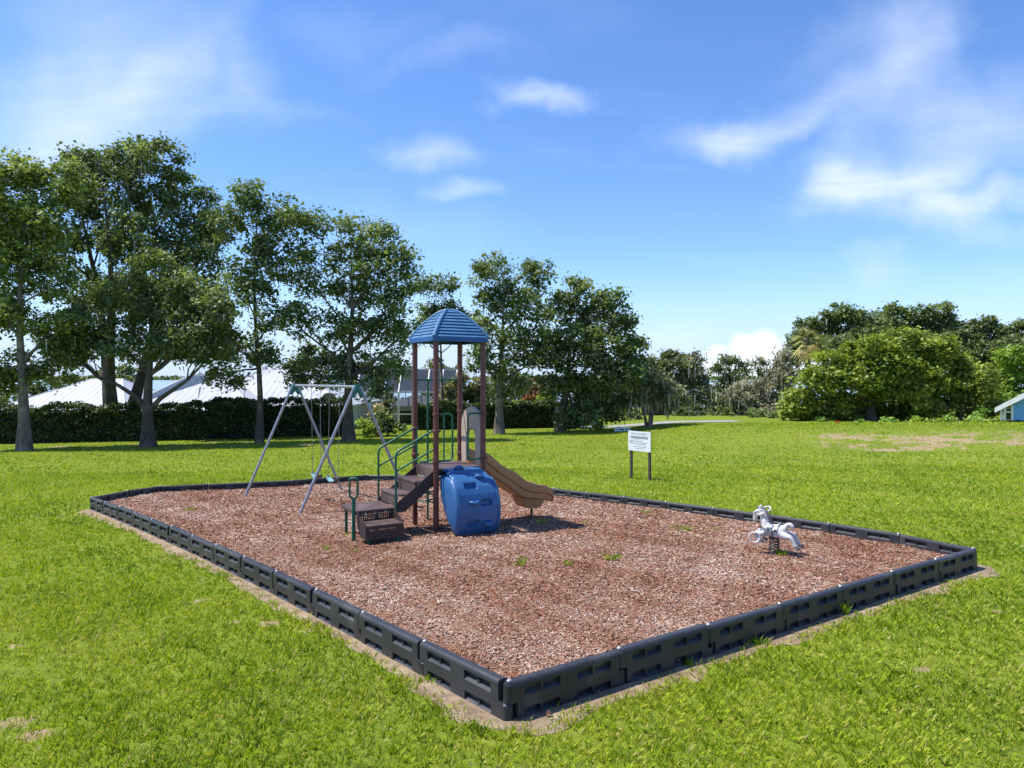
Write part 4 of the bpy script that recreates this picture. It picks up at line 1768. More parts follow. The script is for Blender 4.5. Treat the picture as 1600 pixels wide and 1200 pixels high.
def moss_strands(anchors, length, width, n):
    """hanging strips"""
    idx = rng.integers(0, len(anchors), n)
    p = anchors[idx] + rng.normal(size=(n, 3)) * 0.35
    l = length * 0.75 * rng.uniform(0.25, 1.2, n) ** 1.3
    w = width * rng.uniform(0.5, 1.3, n)
    a = rng.uniform(0, math.pi, n)
    dx, dy = np.cos(a) * w, np.sin(a) * w
    v = np.empty((n, 4, 3))
    sw = rng.normal(size=(n, 2)) * 0.06
    v[:, 0] = p + np.stack([-dx, -dy, 0 * l], 1)
    v[:, 1] = p + np.stack([dx, dy, 0 * l], 1)
    v[:, 2] = p + np.stack([dx * 0.35 + sw[:, 0], dy * 0.35 + sw[:, 1], -l], 1)
    v[:, 3] = p + np.stack([-dx * 0.35 + sw[:, 0], -dy * 0.35 + sw[:, 1], -l], 1)
    return v.reshape(-1, 3)


def tree(name, label, cat, base_u, Y, lobes_px, trunk_r, leaf, leaf_mat, density=3.2, bark=None, group=None, stems=1, moss=0, moss_len=0.9, fork=0.35, depth=0.8, per=34,
         clump_r=(0.45, 0.95), lean=0.0, flatten=0.7, twigs=2, shell=0.45, moss_w=0.05):
    base = on_ground(base_u, Y)
    root = empty(name, base)
    tag(root, label, cat, group)
    lobes = []
    for u, v, ru, rv in lobes_px:
        c = at(u, v, Y)
        rx, rz = ru / F_PX * Y, rv / F_PX * Y
        ry = (rx + rz) * 0.5 * depth * 1.2
        dy = random.uniform(-1, 1) * rx * 0.9 * depth
        lobes.append((np.array((c.x - base.x, dy, c.z - base.z)), rx, ry, rz))
    pts, sizes, tint, tips = leaf_cloud(lobes, leaf, density, clump_r, shell, per, flatten)
    me = array_mesh('crown', leaf_quads(pts, sizes, 0.5), 4, leaf_mat, tint)
    link('crown', me, root)
    # trunk and limbs
    zc = np.mean([l[0][2] for l in lobes])
    ztop = max(l[0][2] for l in lobes)
    zlow = min(l[0][2] - l[3] * 0.6 for l in lobes)
    xc = np.mean([l[0][0] for l in lobes])
    mb = MB()
    fork_z = max(0.6, ztop * fork)
    stems_pts = []
    for s in range(stems):
        ang = 2 * math.pi * s / max(1, stems) + 0.7
        sp = 0.0 if stems == 1 else 0.24 * ztop
        top = Vector((xc * 0.35 + math.cos(ang) * sp, math.sin(ang) * sp, ztop * 0.93))
        f0 = Vector((lean * fork_z + (math.cos(ang) * trunk_r * 0.5 if stems > 1 else 0), math.sin(ang) * trunk_r * 0.5 if stems > 1 else 0, 0))
        pth = wiggle(f0 + Vector((0, 0, -0.2)), top, 9, 0.016)
        rr = trunk_r * (1.0 if stems == 1 else 0.66)
        rad = [rr * (1.45 if i == 0 else 1.12 if i == 1 else 1.0) * max(0.05, 1 - 0.97 * (i / 9) ** 0.9) for i in range(10)]
        mb.tube(pth, rad, 10)
        stems_pts.append((pth, rad))
    for (c, rx, ry, rz), tp in zip(lobes, tips):
        cv = Vector(c)
        pth, rad = min(stems_pts, key=lambda q: (q[0][4] - cv).length)
        # leave the stem below the lobe
        want = max(fork_z * 0.8, cv.z - (cv.xy.length) * 0.8 - 0.6)
        i = min(range(1, 9), key=lambda k: abs(pth[k].z - want))
        r0 = max(0.035, rad[i] * 0.55)
        lp = wiggle(pth[i], cv, 5, 0.06)
        mb.tube(lp, [r0 * (1 - 0.75 * k / 5) for k in range(6)], 6, cap=False)
        for q in range(min(len(tp), twigs + 2)):
            t = tp[rng.integers(0, len(tp))]
            st = lp[random.randint(2, 5)]
            mb.tube(wiggle(st, Vector(t), 3, 0.08), [r0 * 0.32, r0 * 0.24, r0 * 0.15, 0.012], 4, cap=False)
    mb.build('trunk', bark or M_BARK, root, True)
    if moss:
        allp = np.concatenate(tips)
        v = moss_strands(allp, moss_len, moss_w, moss)
        tag(link('hanging_moss', array_mesh('hanging_moss', v, 4, L_MOSS, rng.uniform(0, 1, moss)), root), kind='stuff')
    return root


def make_trees():
    g_left = 'oaks along the hedge'
    tree('oak_tree', 'tall oak at the left edge with bare lower trunk before the hedge', 'tree', 38, 44,
         [(30, 300, 55, 40), (88, 280, 42, 34), (40, 265, 40, 26), (0, 350, 45, 45), (75, 350, 40, 36), (20, 420, 42, 40), (75, 440, 36, 34), (-25, 480, 45, 60), (15, 500, 34, 30), (60, 520, 36, 30), (95, 500, 26, 30), (12, 575, 34, 30), (75, 580, 34, 24), (-30, 330, 40, 60), (50, 390, 40, 30), (-20, 590, 40, 30)],
         0.36, 0.20, L_OAKLITE, 4.4, M_BARKPALE, g_left, moss=120)
    tree('oak_tree', 'tallest oak, forked trunk rising from behind the hedge at left', 'tree', 184, 54,
         [(205, 245, 38, 28), (255, 255, 38, 30), (150, 262, 40, 24), (275, 295, 28, 30), (190, 300, 50, 36), (235, 315, 45, 36), (125, 310, 42, 34), (320, 320, 28, 28), (160, 360, 50, 38), (230, 385, 55, 42), (290, 375, 45, 45), (110, 390, 40, 40), (330, 385, 30, 45), (130, 450, 50, 40), (200, 460, 55, 40), (280, 460, 50, 45), (325, 460, 35, 45), (90, 540, 30, 34), (335, 530, 36, 34)],
         0.75, 0.22, L_OAK, 3.9, M_BARK, g_left, stems=3, moss=500, moss_len=2.0, fork=0.22)
    tree('oak_tree', 'broad low oak with thick straight trunk in front of the hedge', 'tree', 232, 46,
         [(232, 420, 48, 36), (180, 455, 46, 36), (285, 460, 46, 40), (135, 505, 44, 36), (235, 500, 55, 36), (315, 515, 42, 38), (110, 545, 38, 28), (185, 540, 48, 26), (265, 545, 50, 26), (335, 550, 34, 26), (345, 480, 26, 30)],
         0.43, 0.20, L_OAK, 4.6, M_BARK, g_left, moss=160, fork=0.3)
    tree('oak_tree', 'slender oak with thin trunk left of the swing frame', 'tree', 405, 48,
         [(398, 305, 28, 20), (430, 325, 30, 22), (385, 335, 26, 26), (415, 360, 30, 28), (455, 345, 18, 16), (350, 350, 26, 30), (395, 400, 30, 28), (430, 420, 24, 22), (365, 430, 28, 30), (400, 460, 30, 26), (350, 500, 28, 34), (425, 500, 22, 24), (375, 550, 34, 28), (350, 590, 34, 18), (420, 550, 20, 22)],
         0.25, 0.20, L_OAK, 4.0, M_BARK, g_left, moss=140, fork=0.4)
    tree('oak_tree', 'round crowned oak behind the swing frame', 'tree', 545, 49,
         [(500, 355, 30, 22), (548, 352, 28, 20), (592, 375, 32, 28), (470, 390, 28, 28), (625, 400, 26, 24), (540, 400, 42, 28), (590, 425, 40, 28), (485, 440, 34, 28), (640, 445, 22, 22), (545, 455, 44, 28), (615, 475, 34, 26), (465, 500, 30, 28), (520, 510, 42, 28), (590, 515, 42, 28), (640, 520, 22, 22), (485, 560, 36, 26), (550, 565, 40, 24), (610, 570, 32, 28), (520, 595, 30, 18), (585, 605, 30, 20), (450, 590, 26, 24)],
         0.38, 0.20, L_OAK, 4.0, M_BARK, g_left, moss=200, fork=0.4)
    tree('oak_tree', 'thin crowned oak with bare grey twigs just left of the play tower roof', 'tree', 690, 64,
         [(672, 450, 24, 18), (695, 440, 20, 16), (660, 485, 22, 18), (690, 480, 24, 16), (712, 500, 22, 18), (735, 500, 16, 16), (665, 520, 20, 18)],
         0.22, 0.22, L_OAK, 3.2, M_BARKPALE, g_left, moss=120, fork=0.5)
    tree('oak_tree', 'pale trunked oak right of the play tower', 'tree', 780, 55,
         [(770, 420, 30, 20), (830, 420, 28, 20), (752, 430, 18, 20), (800, 450, 34, 24), (848, 440, 18, 20), (768, 470, 30, 28), (825, 480, 34, 26), (755, 520, 24, 28), (800, 520, 34, 28), (850, 510, 22, 24), (775, 565, 30, 24), (835, 555, 30, 28), (800, 600, 30, 22), (745, 565, 18, 22)],
         0.36, 0.21, L_OAK, 3.6, M_BARKPALE, g_left, moss=200, fork=0.3)
    tree('oak_tree', 'dense rounded oak nearest the road', 'tree', 875, 57,
         [(905, 452, 26, 18), (948, 468, 24, 20), (880, 480, 30, 24), (925, 495, 36, 24), (968, 500, 22, 24), (895, 530, 40, 28), (945, 540, 40, 28), (985, 545, 24, 24), (860, 545, 28, 30), (915, 580, 46, 28), (970, 585, 38, 26), (875, 600, 36, 26), (940, 620, 46, 24), (995, 575, 18, 20), (905, 645, 40, 18), (960, 640, 28, 18)],
         0.42, 0.22, L_OAK, 4.4, M_BARK, g_left, moss=260, fork=0.35)
    gm = 'mossy trees by the lake'
    tree('mossy_oak', 'olive mossy oak beyond the road, broadest of the mossy trees', 'tree', 1060, 82,
         [(1050, 566, 32, 18), (1025, 572, 24, 16), (1075, 570, 22, 16), (1000, 596, 24, 20), (1045, 645, 40, 18), (1020, 592, 26, 20), (1082, 588, 24, 18), (1055, 600, 36, 20), (1095, 612, 20, 20), (1020, 625, 26, 18), (1075, 635, 30, 18)],
         0.4, 0.27, L_MOSSY, 3.0, M_BARK, gm, moss=900, moss_len=1.6, moss_w=0.08)
    tree('mossy_oak', 'small mossy multi trunked tree beside the road behind the notice sign', 'tree', 1014, 58,
         [(1015, 600, 30, 14), (985, 612, 26, 15), (1042, 612, 26, 15), (1008, 620, 42, 13), (968, 625, 18, 12), (1055, 625, 20, 12)],
         0.26, 0.22, L_MOSSY, 6.0, M_BARKPALE, gm, stems=3, moss=700, moss_len=1.3, fork=0.3, moss_w=0.06)
    tree('mossy_oak', 'tall dark mossy tree standing against the lake gap', 'tree', 1142, 92,
         [(1118, 625, 22, 18), (1160, 635, 22, 18), (1140, 563, 18, 9), (1122, 578, 15, 9), (1160, 576, 14, 9), (1143, 588, 20, 10), (1128, 604, 16, 10), (1155, 608, 15, 10), (1140, 635, 28, 16), (1112, 650, 20, 14)],
         0.35, 0.27, L_OAKDARK, 3.2, M_BARK, gm, moss=500, moss_len=1.8, moss_w=0.08)
    tree('mossy_oak', 'thin leaning snag with a small tufted top near the lake', 'tree', 1186, 100,
         [(1183, 566, 13, 7), (1190, 578, 9, 7), (1186, 600, 9, 8), (1184, 640, 22, 18)], 0.22, 0.27, L_MOSSY, 3.4, M_BARK, gm, moss=200, moss_len=1.6, moss_w=0.08)
    tree('mossy_oak', 'grey brown moss covered tree left of the palm', 'tree', 1195, 78,
         [(1150, 620, 24, 16), (1180, 650, 40, 14), (1178, 605, 24, 14), (1210, 595, 20, 20), (1222, 562, 12, 16), (1195, 625, 32, 18), (1165, 635, 24, 16), (1215, 640, 24, 18), (1226, 585, 12, 16)],
         0.35, 0.26, L_GREYMOSSY, 3.2, M_BARK, gm, moss=1300, moss_len=1.5, moss_w=0.08)
    gr = 'woodland on the right'
    tree('woodland_oak', 'dark oak crown rising behind the palm', 'tree', 1300, 90,
         [(1240, 555, 22, 20), (1225, 590, 18, 24), (1325, 505, 34, 18), (1360, 525, 26, 22), (1270, 540, 30, 22), (1310, 490, 28, 13), (1345, 500, 24, 16), (1265, 508, 22, 12), (1290, 520, 30, 16), (1340, 530, 36, 20), (1250, 530, 16, 14), (1300, 550, 44, 24)],
         0.5, 0.28, L_OAK, 3.6, M_BARK, gr, moss=200, moss_w=0.08)
    tree('woodland_oak', 'broad dark oak crown at the middle of the right woodland', 'tree', 1410, 92,
         [(1500, 530, 26, 22), (1490, 565, 34, 22), (1400, 515, 40, 22), (1455, 515, 34, 20), (1395, 490, 26, 13), (1430, 492, 24, 13), (1462, 490, 28, 14), (1370, 512, 26, 16), (1420, 515, 34, 18), (1480, 510, 22, 16), (1440, 540, 50, 22), (1380, 545, 40, 22)],
         0.55, 0.28, L_OAK, 3.6, M_BARK, gr, moss=200, moss_w=0.08)
    tree('woodland_oak', 'dark oak crown behind the blue house', 'tree', 1545, 88,
         [(1540, 508, 30, 15), (1600, 520, 28, 18), (1570, 548, 36, 24), (1620, 560, 30, 30), (1515, 525, 24, 18), (1530, 575, 36, 26), (1565, 525, 24, 14), (1545, 548, 36, 20), (1595, 540, 26, 18), (1505, 560, 28, 24), (1580, 575, 34, 26), (1540, 600, 44, 26)],
         0.5, 0.28, L_OAKDARK, 3.8, M_BARK, gr, moss=260, moss_w=0.08)
    tree('woodland_oak', 'fresh green tree at the far right edge above the blue house', 'tree', 1610, 74,
         [(1585, 560, 24, 18), (1615, 555, 30, 24), (1590, 595, 30, 26), (1560, 625, 26, 20), (1620, 620, 34, 30)], 0.35, 0.26, L_SHRUB, 3.4, M_BARK, gr)
    tree('camphor_tree', 'large bright green spreading tree at right, in front of the dark oaks', 'tree', 1360, 62,
         [(1400, 536, 38, 16), (1350, 545, 34, 18), (1445, 548, 34, 18), (1305, 565, 32, 18), (1375, 568, 40, 20), (1425, 575, 38, 20), (1475, 570, 28, 18), (1275, 592, 30, 18), (1330, 595, 40, 20), (1395, 605, 44, 20), (1455, 605, 38, 22), (1500, 600, 26, 20), (1255, 625, 26, 18), (1300, 632, 34, 18), (1360, 635, 30, 16), (1250, 648, 20, 12), (1290, 655, 28, 10), (1400, 645, 36, 14), (1450, 640, 34, 16), (1345, 655, 30, 10)],
         0.5, 0.26, L_BRIGHT, 5.0, M_BARK, gr, clump_r=(0.5, 0.9), per=40, shell=0.6, depth=1.0)
    tree('camphor_tree', 'smaller bright green tree between the spreading tree and the blue house', 'tree', 1500, 60,
         [(1490, 600, 26, 18), (1525, 590, 24, 18), (1470, 630, 30, 18), (1515, 625, 32, 18), (1545, 615, 22, 18), (1440, 640, 28, 14), (1500, 650, 30, 10), (1550, 640, 16, 14)],
         0.3, 0.25, L_BRIGHT, 4.6, M_BARK, gr, clump_r=(0.5, 0.9), per=36, shell=0.55)
    gf = 'far trees behind the houses'
    for u, Y, top, w, mat, lab in ((60, 96, 585, 60, L_OAKDARK, 'far dark tree behind the leftmost roof'), (170, 100, 570, 60, L_OAKDARK, 'far dark tree above the shaded hip roof'),
                                   (340, 98, 580, 60, L_OAKDARK, 'far dark tree between the hip roof and the large white roof'), (590, 104, 555, 50, L_MOSSY, 'far olive tree behind the screened enclosure, left'),
                                   (690, 104, 560, 46, L_MOSSY, 'far olive tree behind the screened enclosure, right'), (790, 98, 575, 60, L_OAK, 'far green tree behind the pale trunked oak'),
                                   (470, 104, 560, 60, L_OAKDARK, 'far dark tree above the large white roof'), (930, 90, 600, 50, L_OAKDARK, 'far dark tree behind the oak nearest the road'),
                                   (-60, 90, 560, 80, L_OAKDARK, 'far dark tree at the left edge')):
        tree('far_tree', lab, 'tree', u, Y, [(u, top + 14, w * 0.6, 14), (u - w * 0.5, top + 34, w * 0.5, 18), (u + w * 0.5, top + 30, w * 0.5, 18), (u, top + 52, w * 0.8, 22), (u - w * 0.4, top + 80, w * 0.6, 18), (u + w * 0.4, top + 80, w * 0.6, 18)],
             0.35, 0.34, mat, 1.7, M_BARK, gf, per=24, twigs=0)


make_trees()


def shrub(name, label, cat, u, Y, lobes_px, leaf, mat, density=5.0, group=None, per=30, moss=0, stem_r=0.05, clump_r=(0.2, 0.45), shell=0.3):
    return tree(name, label, cat, u, Y, lobes_px, stem_r, leaf, mat, density, M_BARK, group, stems=3, fork=0.1, per=per, clump_r=clump_r, depth=1.0, twigs=0, shell=shell)


def hedge(label, u0, Y0, u1, Y1, height, thick, mat, n, leaf, wave=0.12, dens_top=True):
    a, b = on_ground(u0, Y0), on_ground(u1, Y1)
    mid = (a + b) / 2
    ang = math.atan2(b.y - a.y, b.x - a.x)
    L = (b - a).xy.length
    root = empty('hedge', (mid.x, mid.y, gz(mid.x, mid.y)), ang)
    tag(root, label, 'hedge')
    c, s = math.cos(ang), math.sin(ang)

    def gl(x):
        return G(mid.x + c * x, mid.y + s * x) - root.location.z
    # solid dark core added inside the leaves to block light
    mb = MB()
    rows = []
    for i in range(33):
        x = -L / 2 + L * i / 32
        z0 = float(gl(x)) - 0.1
        h = height * (0.88 + 0.05 * math.sin(i * 1.7) + 0.04 * math.sin(i * 0.6))
        t = thick * 0.38
        rows.append([(x, -t, z0), (x, -t * 1.05, z0 + h * 0.5), (x, -t * 0.8, z0 + h), (x, t * 0.8, z0 + h), (x, t, z0)])
    mb.loft(rows)
    mb.build('light_blocking_core', plain('hedge dark core', (0.022, 0.022, 0.012), 0.95, 0.4, 3), root)
    x = rng.uniform(-L / 2, L / 2, n)
    top = rng.random(n) < 0.30
    hh = height * (1 + wave * wob(x, x * 0.3, 0.9) + 0.5 * wave * wob(x, x, 2.9, 1.0))
    z = np.where(top, hh * rng.uniform(0.93, 1.06, n), hh * rng.random(n) ** 0.85)
    y = np.where(top, rng.uniform(-0.5, 0.5, n) * thick, -thick * (0.36 + 0.16 * rng.random(n) + 0.07 * wob(x * 1.0, z * 2, 1.9)))
    back = rng.random(n) < 0.14
    y = np.where(back & ~top, -y, y)
    p = np.stack([x, y, z + gl(x)], 1)
    tint = 0.42 + 0.2 * rng.normal(size=n) + 0.22 * wob(x, z * 2, 1.2)
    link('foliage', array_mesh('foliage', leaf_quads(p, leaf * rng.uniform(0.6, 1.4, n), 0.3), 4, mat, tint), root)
    return root


def make_hedges():
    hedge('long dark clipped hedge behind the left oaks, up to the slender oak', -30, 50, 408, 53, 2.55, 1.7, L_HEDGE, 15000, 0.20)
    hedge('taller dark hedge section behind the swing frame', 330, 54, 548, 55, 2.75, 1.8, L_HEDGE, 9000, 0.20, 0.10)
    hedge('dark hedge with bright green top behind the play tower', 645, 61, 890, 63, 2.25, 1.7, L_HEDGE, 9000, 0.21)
    gs = 'shrubs along the hedges'
    shrub('shrub', 'rounded lime green shrub by the gap in the hedge', 'shrub', 572, 53, [(570, 664, 14, 12), (580, 675, 12, 9)], 0.17, L_SHRUB, 9, gs)
    shrub('shrub', 'dark leggy shrub on the lawn beyond the stairs', 'shrub', 606, 54, [(604, 656, 18, 12), (596, 668, 14, 10), (618, 668, 14, 10)], 0.17, L_OAKDARK, 8, gs)
    shrub('shrub', 'reddish tipped bush in front of the screened enclosure', 'shrub', 600, 60, [(598, 642, 14, 12), (610, 636, 10, 10), (590, 650, 12, 10)], 0.19, L_MAGNOLIA, 7, gs)
    shrub('magnolia', 'bronze leaved magnolia bush right of the screened enclosure', 'shrub', 716, 66, [(716, 600, 20, 18), (700, 622, 20, 18), (735, 625, 22, 18), (715, 642, 24, 14), (750, 605, 14, 18)], 0.26, L_MAGNOLIA, 5.0, gs, stem_r=0.1, clump_r=(0.3, 0.6))
    shrub('shrub', 'rust coloured bush behind the hedge between the two right oaks', 'shrub', 838, 68, [(838, 610, 22, 18), (825, 628, 18, 12), (850, 628, 16, 12)], 0.24, L_RUST, 5, gs, stem_r=0.08, clump_r=(0.3, 0.6))
    shrub('shrub', 'light green bush above the hedge right of the pale trunked oak', 'shrub', 855, 66, [(858, 628, 24, 12), (845, 634, 16, 8), (800, 634, 30, 7)], 0.22, L_SHRUB, 6, gs, clump_r=(0.3, 0.6))
    shrub('shrub', 'dark bush at the right end of the hedge under the dense oak', 'shrub', 905, 60, [(900, 648, 24, 20), (925, 650, 18, 18), (890, 660, 18, 12)], 0.2, L_HEDGE, 8, gs)
    shrub('shrub', 'small lime green bush by the road edge', 'shrub', 932, 58, [(932, 664, 16, 5)], 0.16, L_SHRUB, 10, gs)
    shrub('shrub', 'spreading green bush across the road left of the mossy multi trunked tree', 'shrub', 972, 72, [(975, 650, 22, 14), (955, 655, 18, 10), (992, 656, 12, 10)], 0.22, L_OAKLITE, 6, gs)
    gu = 'undergrowth below the right trees'
    for u, Y, w, h, mat, lab in ((1080, 76, 50, 24, L_OAKDARK, 'dark bushes below the broadest mossy oak'), (1135, 78, 50, 26, L_OAKDARK, 'dark undergrowth at the foot of the lake trees'),
                                 (1185, 72, 44, 22, L_OAK, 'green undergrowth below the grey brown mossy tree'), (1235, 68, 40, 28, L_OAK, 'green bush below the palm'),
                                 (1290, 60, 26, 10, L_TALLGRASS, 'weedy bush beside the red flowers'), (1345, 58, 24, 8, L_TALLGRASS, 'low weedy clump under the spreading tree'),
                                 (1385, 57, 24, 12, L_TALLGRASS, 'tall leafy weed clump under the spreading tree, middle'), (1432, 57, 30, 10, L_SHRUB, 'pale green weed clump under the spreading tree, right'),
                                 (1480, 56, 26, 12, L_TALLGRASS, 'ragged weed clump left of the tall reeds'), (1535, 54, 26, 18, L_TALLGRASS, 'tall reed like clump left of the blue house'),
                                 (1582, 50, 22, 8, L_OAK, 'low dark bush at the foot of the blue house')):
        v = 668 - h * 0.6
        shrub('undergrowth', lab, 'bush', u, Y, [(u, v, w * 0.6, h), (u - w * 0.5, v + h * 0.4, w * 0.5, h * 0.6), (u + w * 0.5, v + h * 0.4, w * 0.5, h * 0.6)], 0.2, mat, 8, gu, per=26)
    shrub('flower_bush', 'small red flowering bush below the spreading tree', 'bush', 1307, 57, [(1307, 659, 3, 3)], 0.10, L_FLOWER, 6, None, per=6, clump_r=(0.1, 0.2))


make_hedges()


def make_palm():
    Y = 70.0
    c = at(1262, 532, Y)
    base = on_ground(1264, Y)
    root = empty('palm_tree', base)
    tag(root, 'cabbage palm with golden drooping fronds above the bright tree', 'palm')
    top = Vector((c.x - base.x, 0, c.z - base.z))
    m = MB()
    m.tube(wiggle((0, 0, -0.2), top, 8, 0.01), [0.3, 0.24, 0.22, 0.21, 0.2, 0.2, 0.21, 0.24, 0.2], 10)
    m.build('trunk', M_BARK, root, True)
    # fan fronds: each a stalk with a pleated fan of narrow blades
    for k in range(34):
        az = rng.uniform(0, 2 * math.pi)
        el = R(rng.uniform(-75, 70))
        d = Vector((math.cos(az) * math.cos(el), math.sin(az) * math.cos(el), math.sin(el)))
        dead = el < R(-25)
        stalk = 1.0 * rng.uniform(0.7, 1.2)
        hub = top + d * stalk
        side = d.cross(Vector((0, 0, 1))).normalized()
        up = side.cross(d).normalized()
        n = 16
        V = np.empty((n, 3, 3))
        tint = np.empty(n)
        for j in range(n):
            a = R(-95 + 190 * j / (n - 1))
            l = rng.uniform(0.8, 1.25) * (0.75 + 0.35 * math.cos(a * 0.7))
            dirn = (d * math.cos(a) + side * math.sin(a)).normalized()
            tip = hub + dirn * l + Vector((0, 0, -0.35 * l * l)) + up * 0.15 * math.cos(3 * a)
            w = side * 0.05 * math.cos(a) - d * 0.05 * math.sin(a)
            V[j, 0] = hub - w
            V[j, 1] = hub + w + up * 0.03
            V[j, 2] = tip
            tint[j] = (0.85 if dead else 0.42) + rng.normal(0, 0.15)
        me = array_mesh('frond', V.reshape(-1, 3), 3, L_PALM, tint)
        fr = link('frond', me, root)
        m = MB()
        m.tube([top, (top + hub) / 2 + Vector((0, 0, 0.05)), hub], [0.03, 0.022, 0.014], 5)
        m.build('stalk', M_BARK, fr)


make_palm()


def make_far_shore():
    n = 9000
    x = rng.uniform(-2600, 2600, n)
    y = rng.uniform(2330, 2420, n)
    h = 10 + 4 * wob(x, x * 0.2, 0.012) + 2 * wob(x, x, 0.05)
    z = G(x, y) + h * rng.random(n)
    p = np.stack([x, y, z], 1)
    me = array_mesh('far_shore_woods', leaf_quads(p, rng.uniform(6, 14, n), 0.4, 0.9), 4, L_OAKDARK, rng.uniform(0.2, 0.8, n))
    tag(link('far_shore_woods', me), 'dark line of woods on the far lake shore', 'woods', kind='stuff')


make_far_shore()


# ------------------------------------------------------------------ houses
def hip_roof(mb, x0, x1, y0, y1, ez, r0, r1, rz, fascia=0.18):
    e = [(x0, y0, ez), (x1, y0, ez), (x1, y1, ez), (x0, y1, ez)]
    a, b = (r0[0], r0[1], rz), (r1[0], r1[1], rz)
    mb.add(e + [a, b], [(0, 1, 5, 4), (1, 2, 5), (2, 3, 4, 5), (3, 0, 4)])
    mb.add(e + [(p[0], p[1], ez - fascia) for p in e], [(0, 1, 5, 4), (1, 2, 6, 5), (2, 3, 7, 6), (3, 0, 4, 7), (4, 5, 6, 7)])


def seams_on(face, step, r=0.014):
    """standing seams up a sloped face given as eave corner a, eave corner b, top c (towards a) and d (towards b)"""
    a, b, c, d = [Vector(p) for p in face]
    mb = MB()
    n = max(2, int((b - a).length / step))
    ex = (b - a).normalized()
    upn = (c - a) - ex * (c - a).dot(ex)
    h = upn.length
    upn.normalize()
    ca, da = (c - a).dot(ex), (d - a).dot(ex)
    L = (b - a).length
    nrm = ex.cross(upn)
    if nrm.z < 0:
        nrm = -nrm
    for i in range(1, n):
        s = L * i / n
        if s < ca:
            t = s / ca
        elif s > da:
            t = (L - s) / max(1e-6, L - da)
        else:
            t = 1.0
        p0 = a + ex * s + nrm * 0.006
        p1 = p0 + upn * h * t * 0.985
        mb.tube([p0, p1], r, 4)
    return mb


def house(label, x0, x1, y0, y1, ez, r0, r1, rz, roof_mat, wall_mat=None, seam=0.6, windows=()):
    gx, gy = (x0 + x1) / 2, (y0 + y1) / 2
    zg = min(gz(x0, y0), gz(x1, y1))
    root = empty('house', (gx, gy, zg))
    tag(root, label, 'house')
    L = lambda p: (p[0] - gx, p[1] - gy, p[2] - zg)
    mb = MB()
    ov = 0.5
    mb.box((0, 0, (ez - zg) / 2 - 0.1), (x1 - x0 - 2 * ov, y1 - y0 - 2 * ov, ez - zg + 0.1))
    wall = mb.build('wall', wall_mat or M_WALL, root)
    mb = MB()
    hip_roof(mb, x0 - gx, x1 - gx, y0 - gy, y1 - gy, ez - zg, (r0[0] - gx, r0[1] - gy), (r1[0] - gx, r1[1] - gy), rz - zg)
    roof = mb.build('roof', roof_mat, root)
    if seam:
        e = [L((x0, y0, ez)), L((x1, y0, ez)), L((x1, y1, ez)), L((x0, y1, ez))]
        a, b = L((r0[0], r0[1], rz)), L((r1[0], r1[1], rz))
        for fc in ((e[0], e[1], a, b), (e[3], e[0], a, a), (e[1], e[2], b, b)):
            tag(seams_on(fc, seam).build('roof_seams', roof_mat, roof), kind='stuff')
        for p, q in ((a, b), (e[0], a), (e[1], b), (e[3], a), (e[2], b)):
            m = MB()
            m.tube([p, q], 0.07, 6)
            m.build('ridge_cap', M_WHITE, roof)
    for (x, z, w, h) in windows:
        m = MB()
        m.box((x - gx, y0 + ov - gy - 0.03, z - zg), (w + 0.16, 0.06, h + 0.16))
        wi = m.build('window', M_WHITE, root)
        m = MB()
        m.box((x - gx, y0 + ov - gy - 0.07, z - zg), (w, 0.02, h))
        m.build('pane', M_GLASS, wi)
    return root


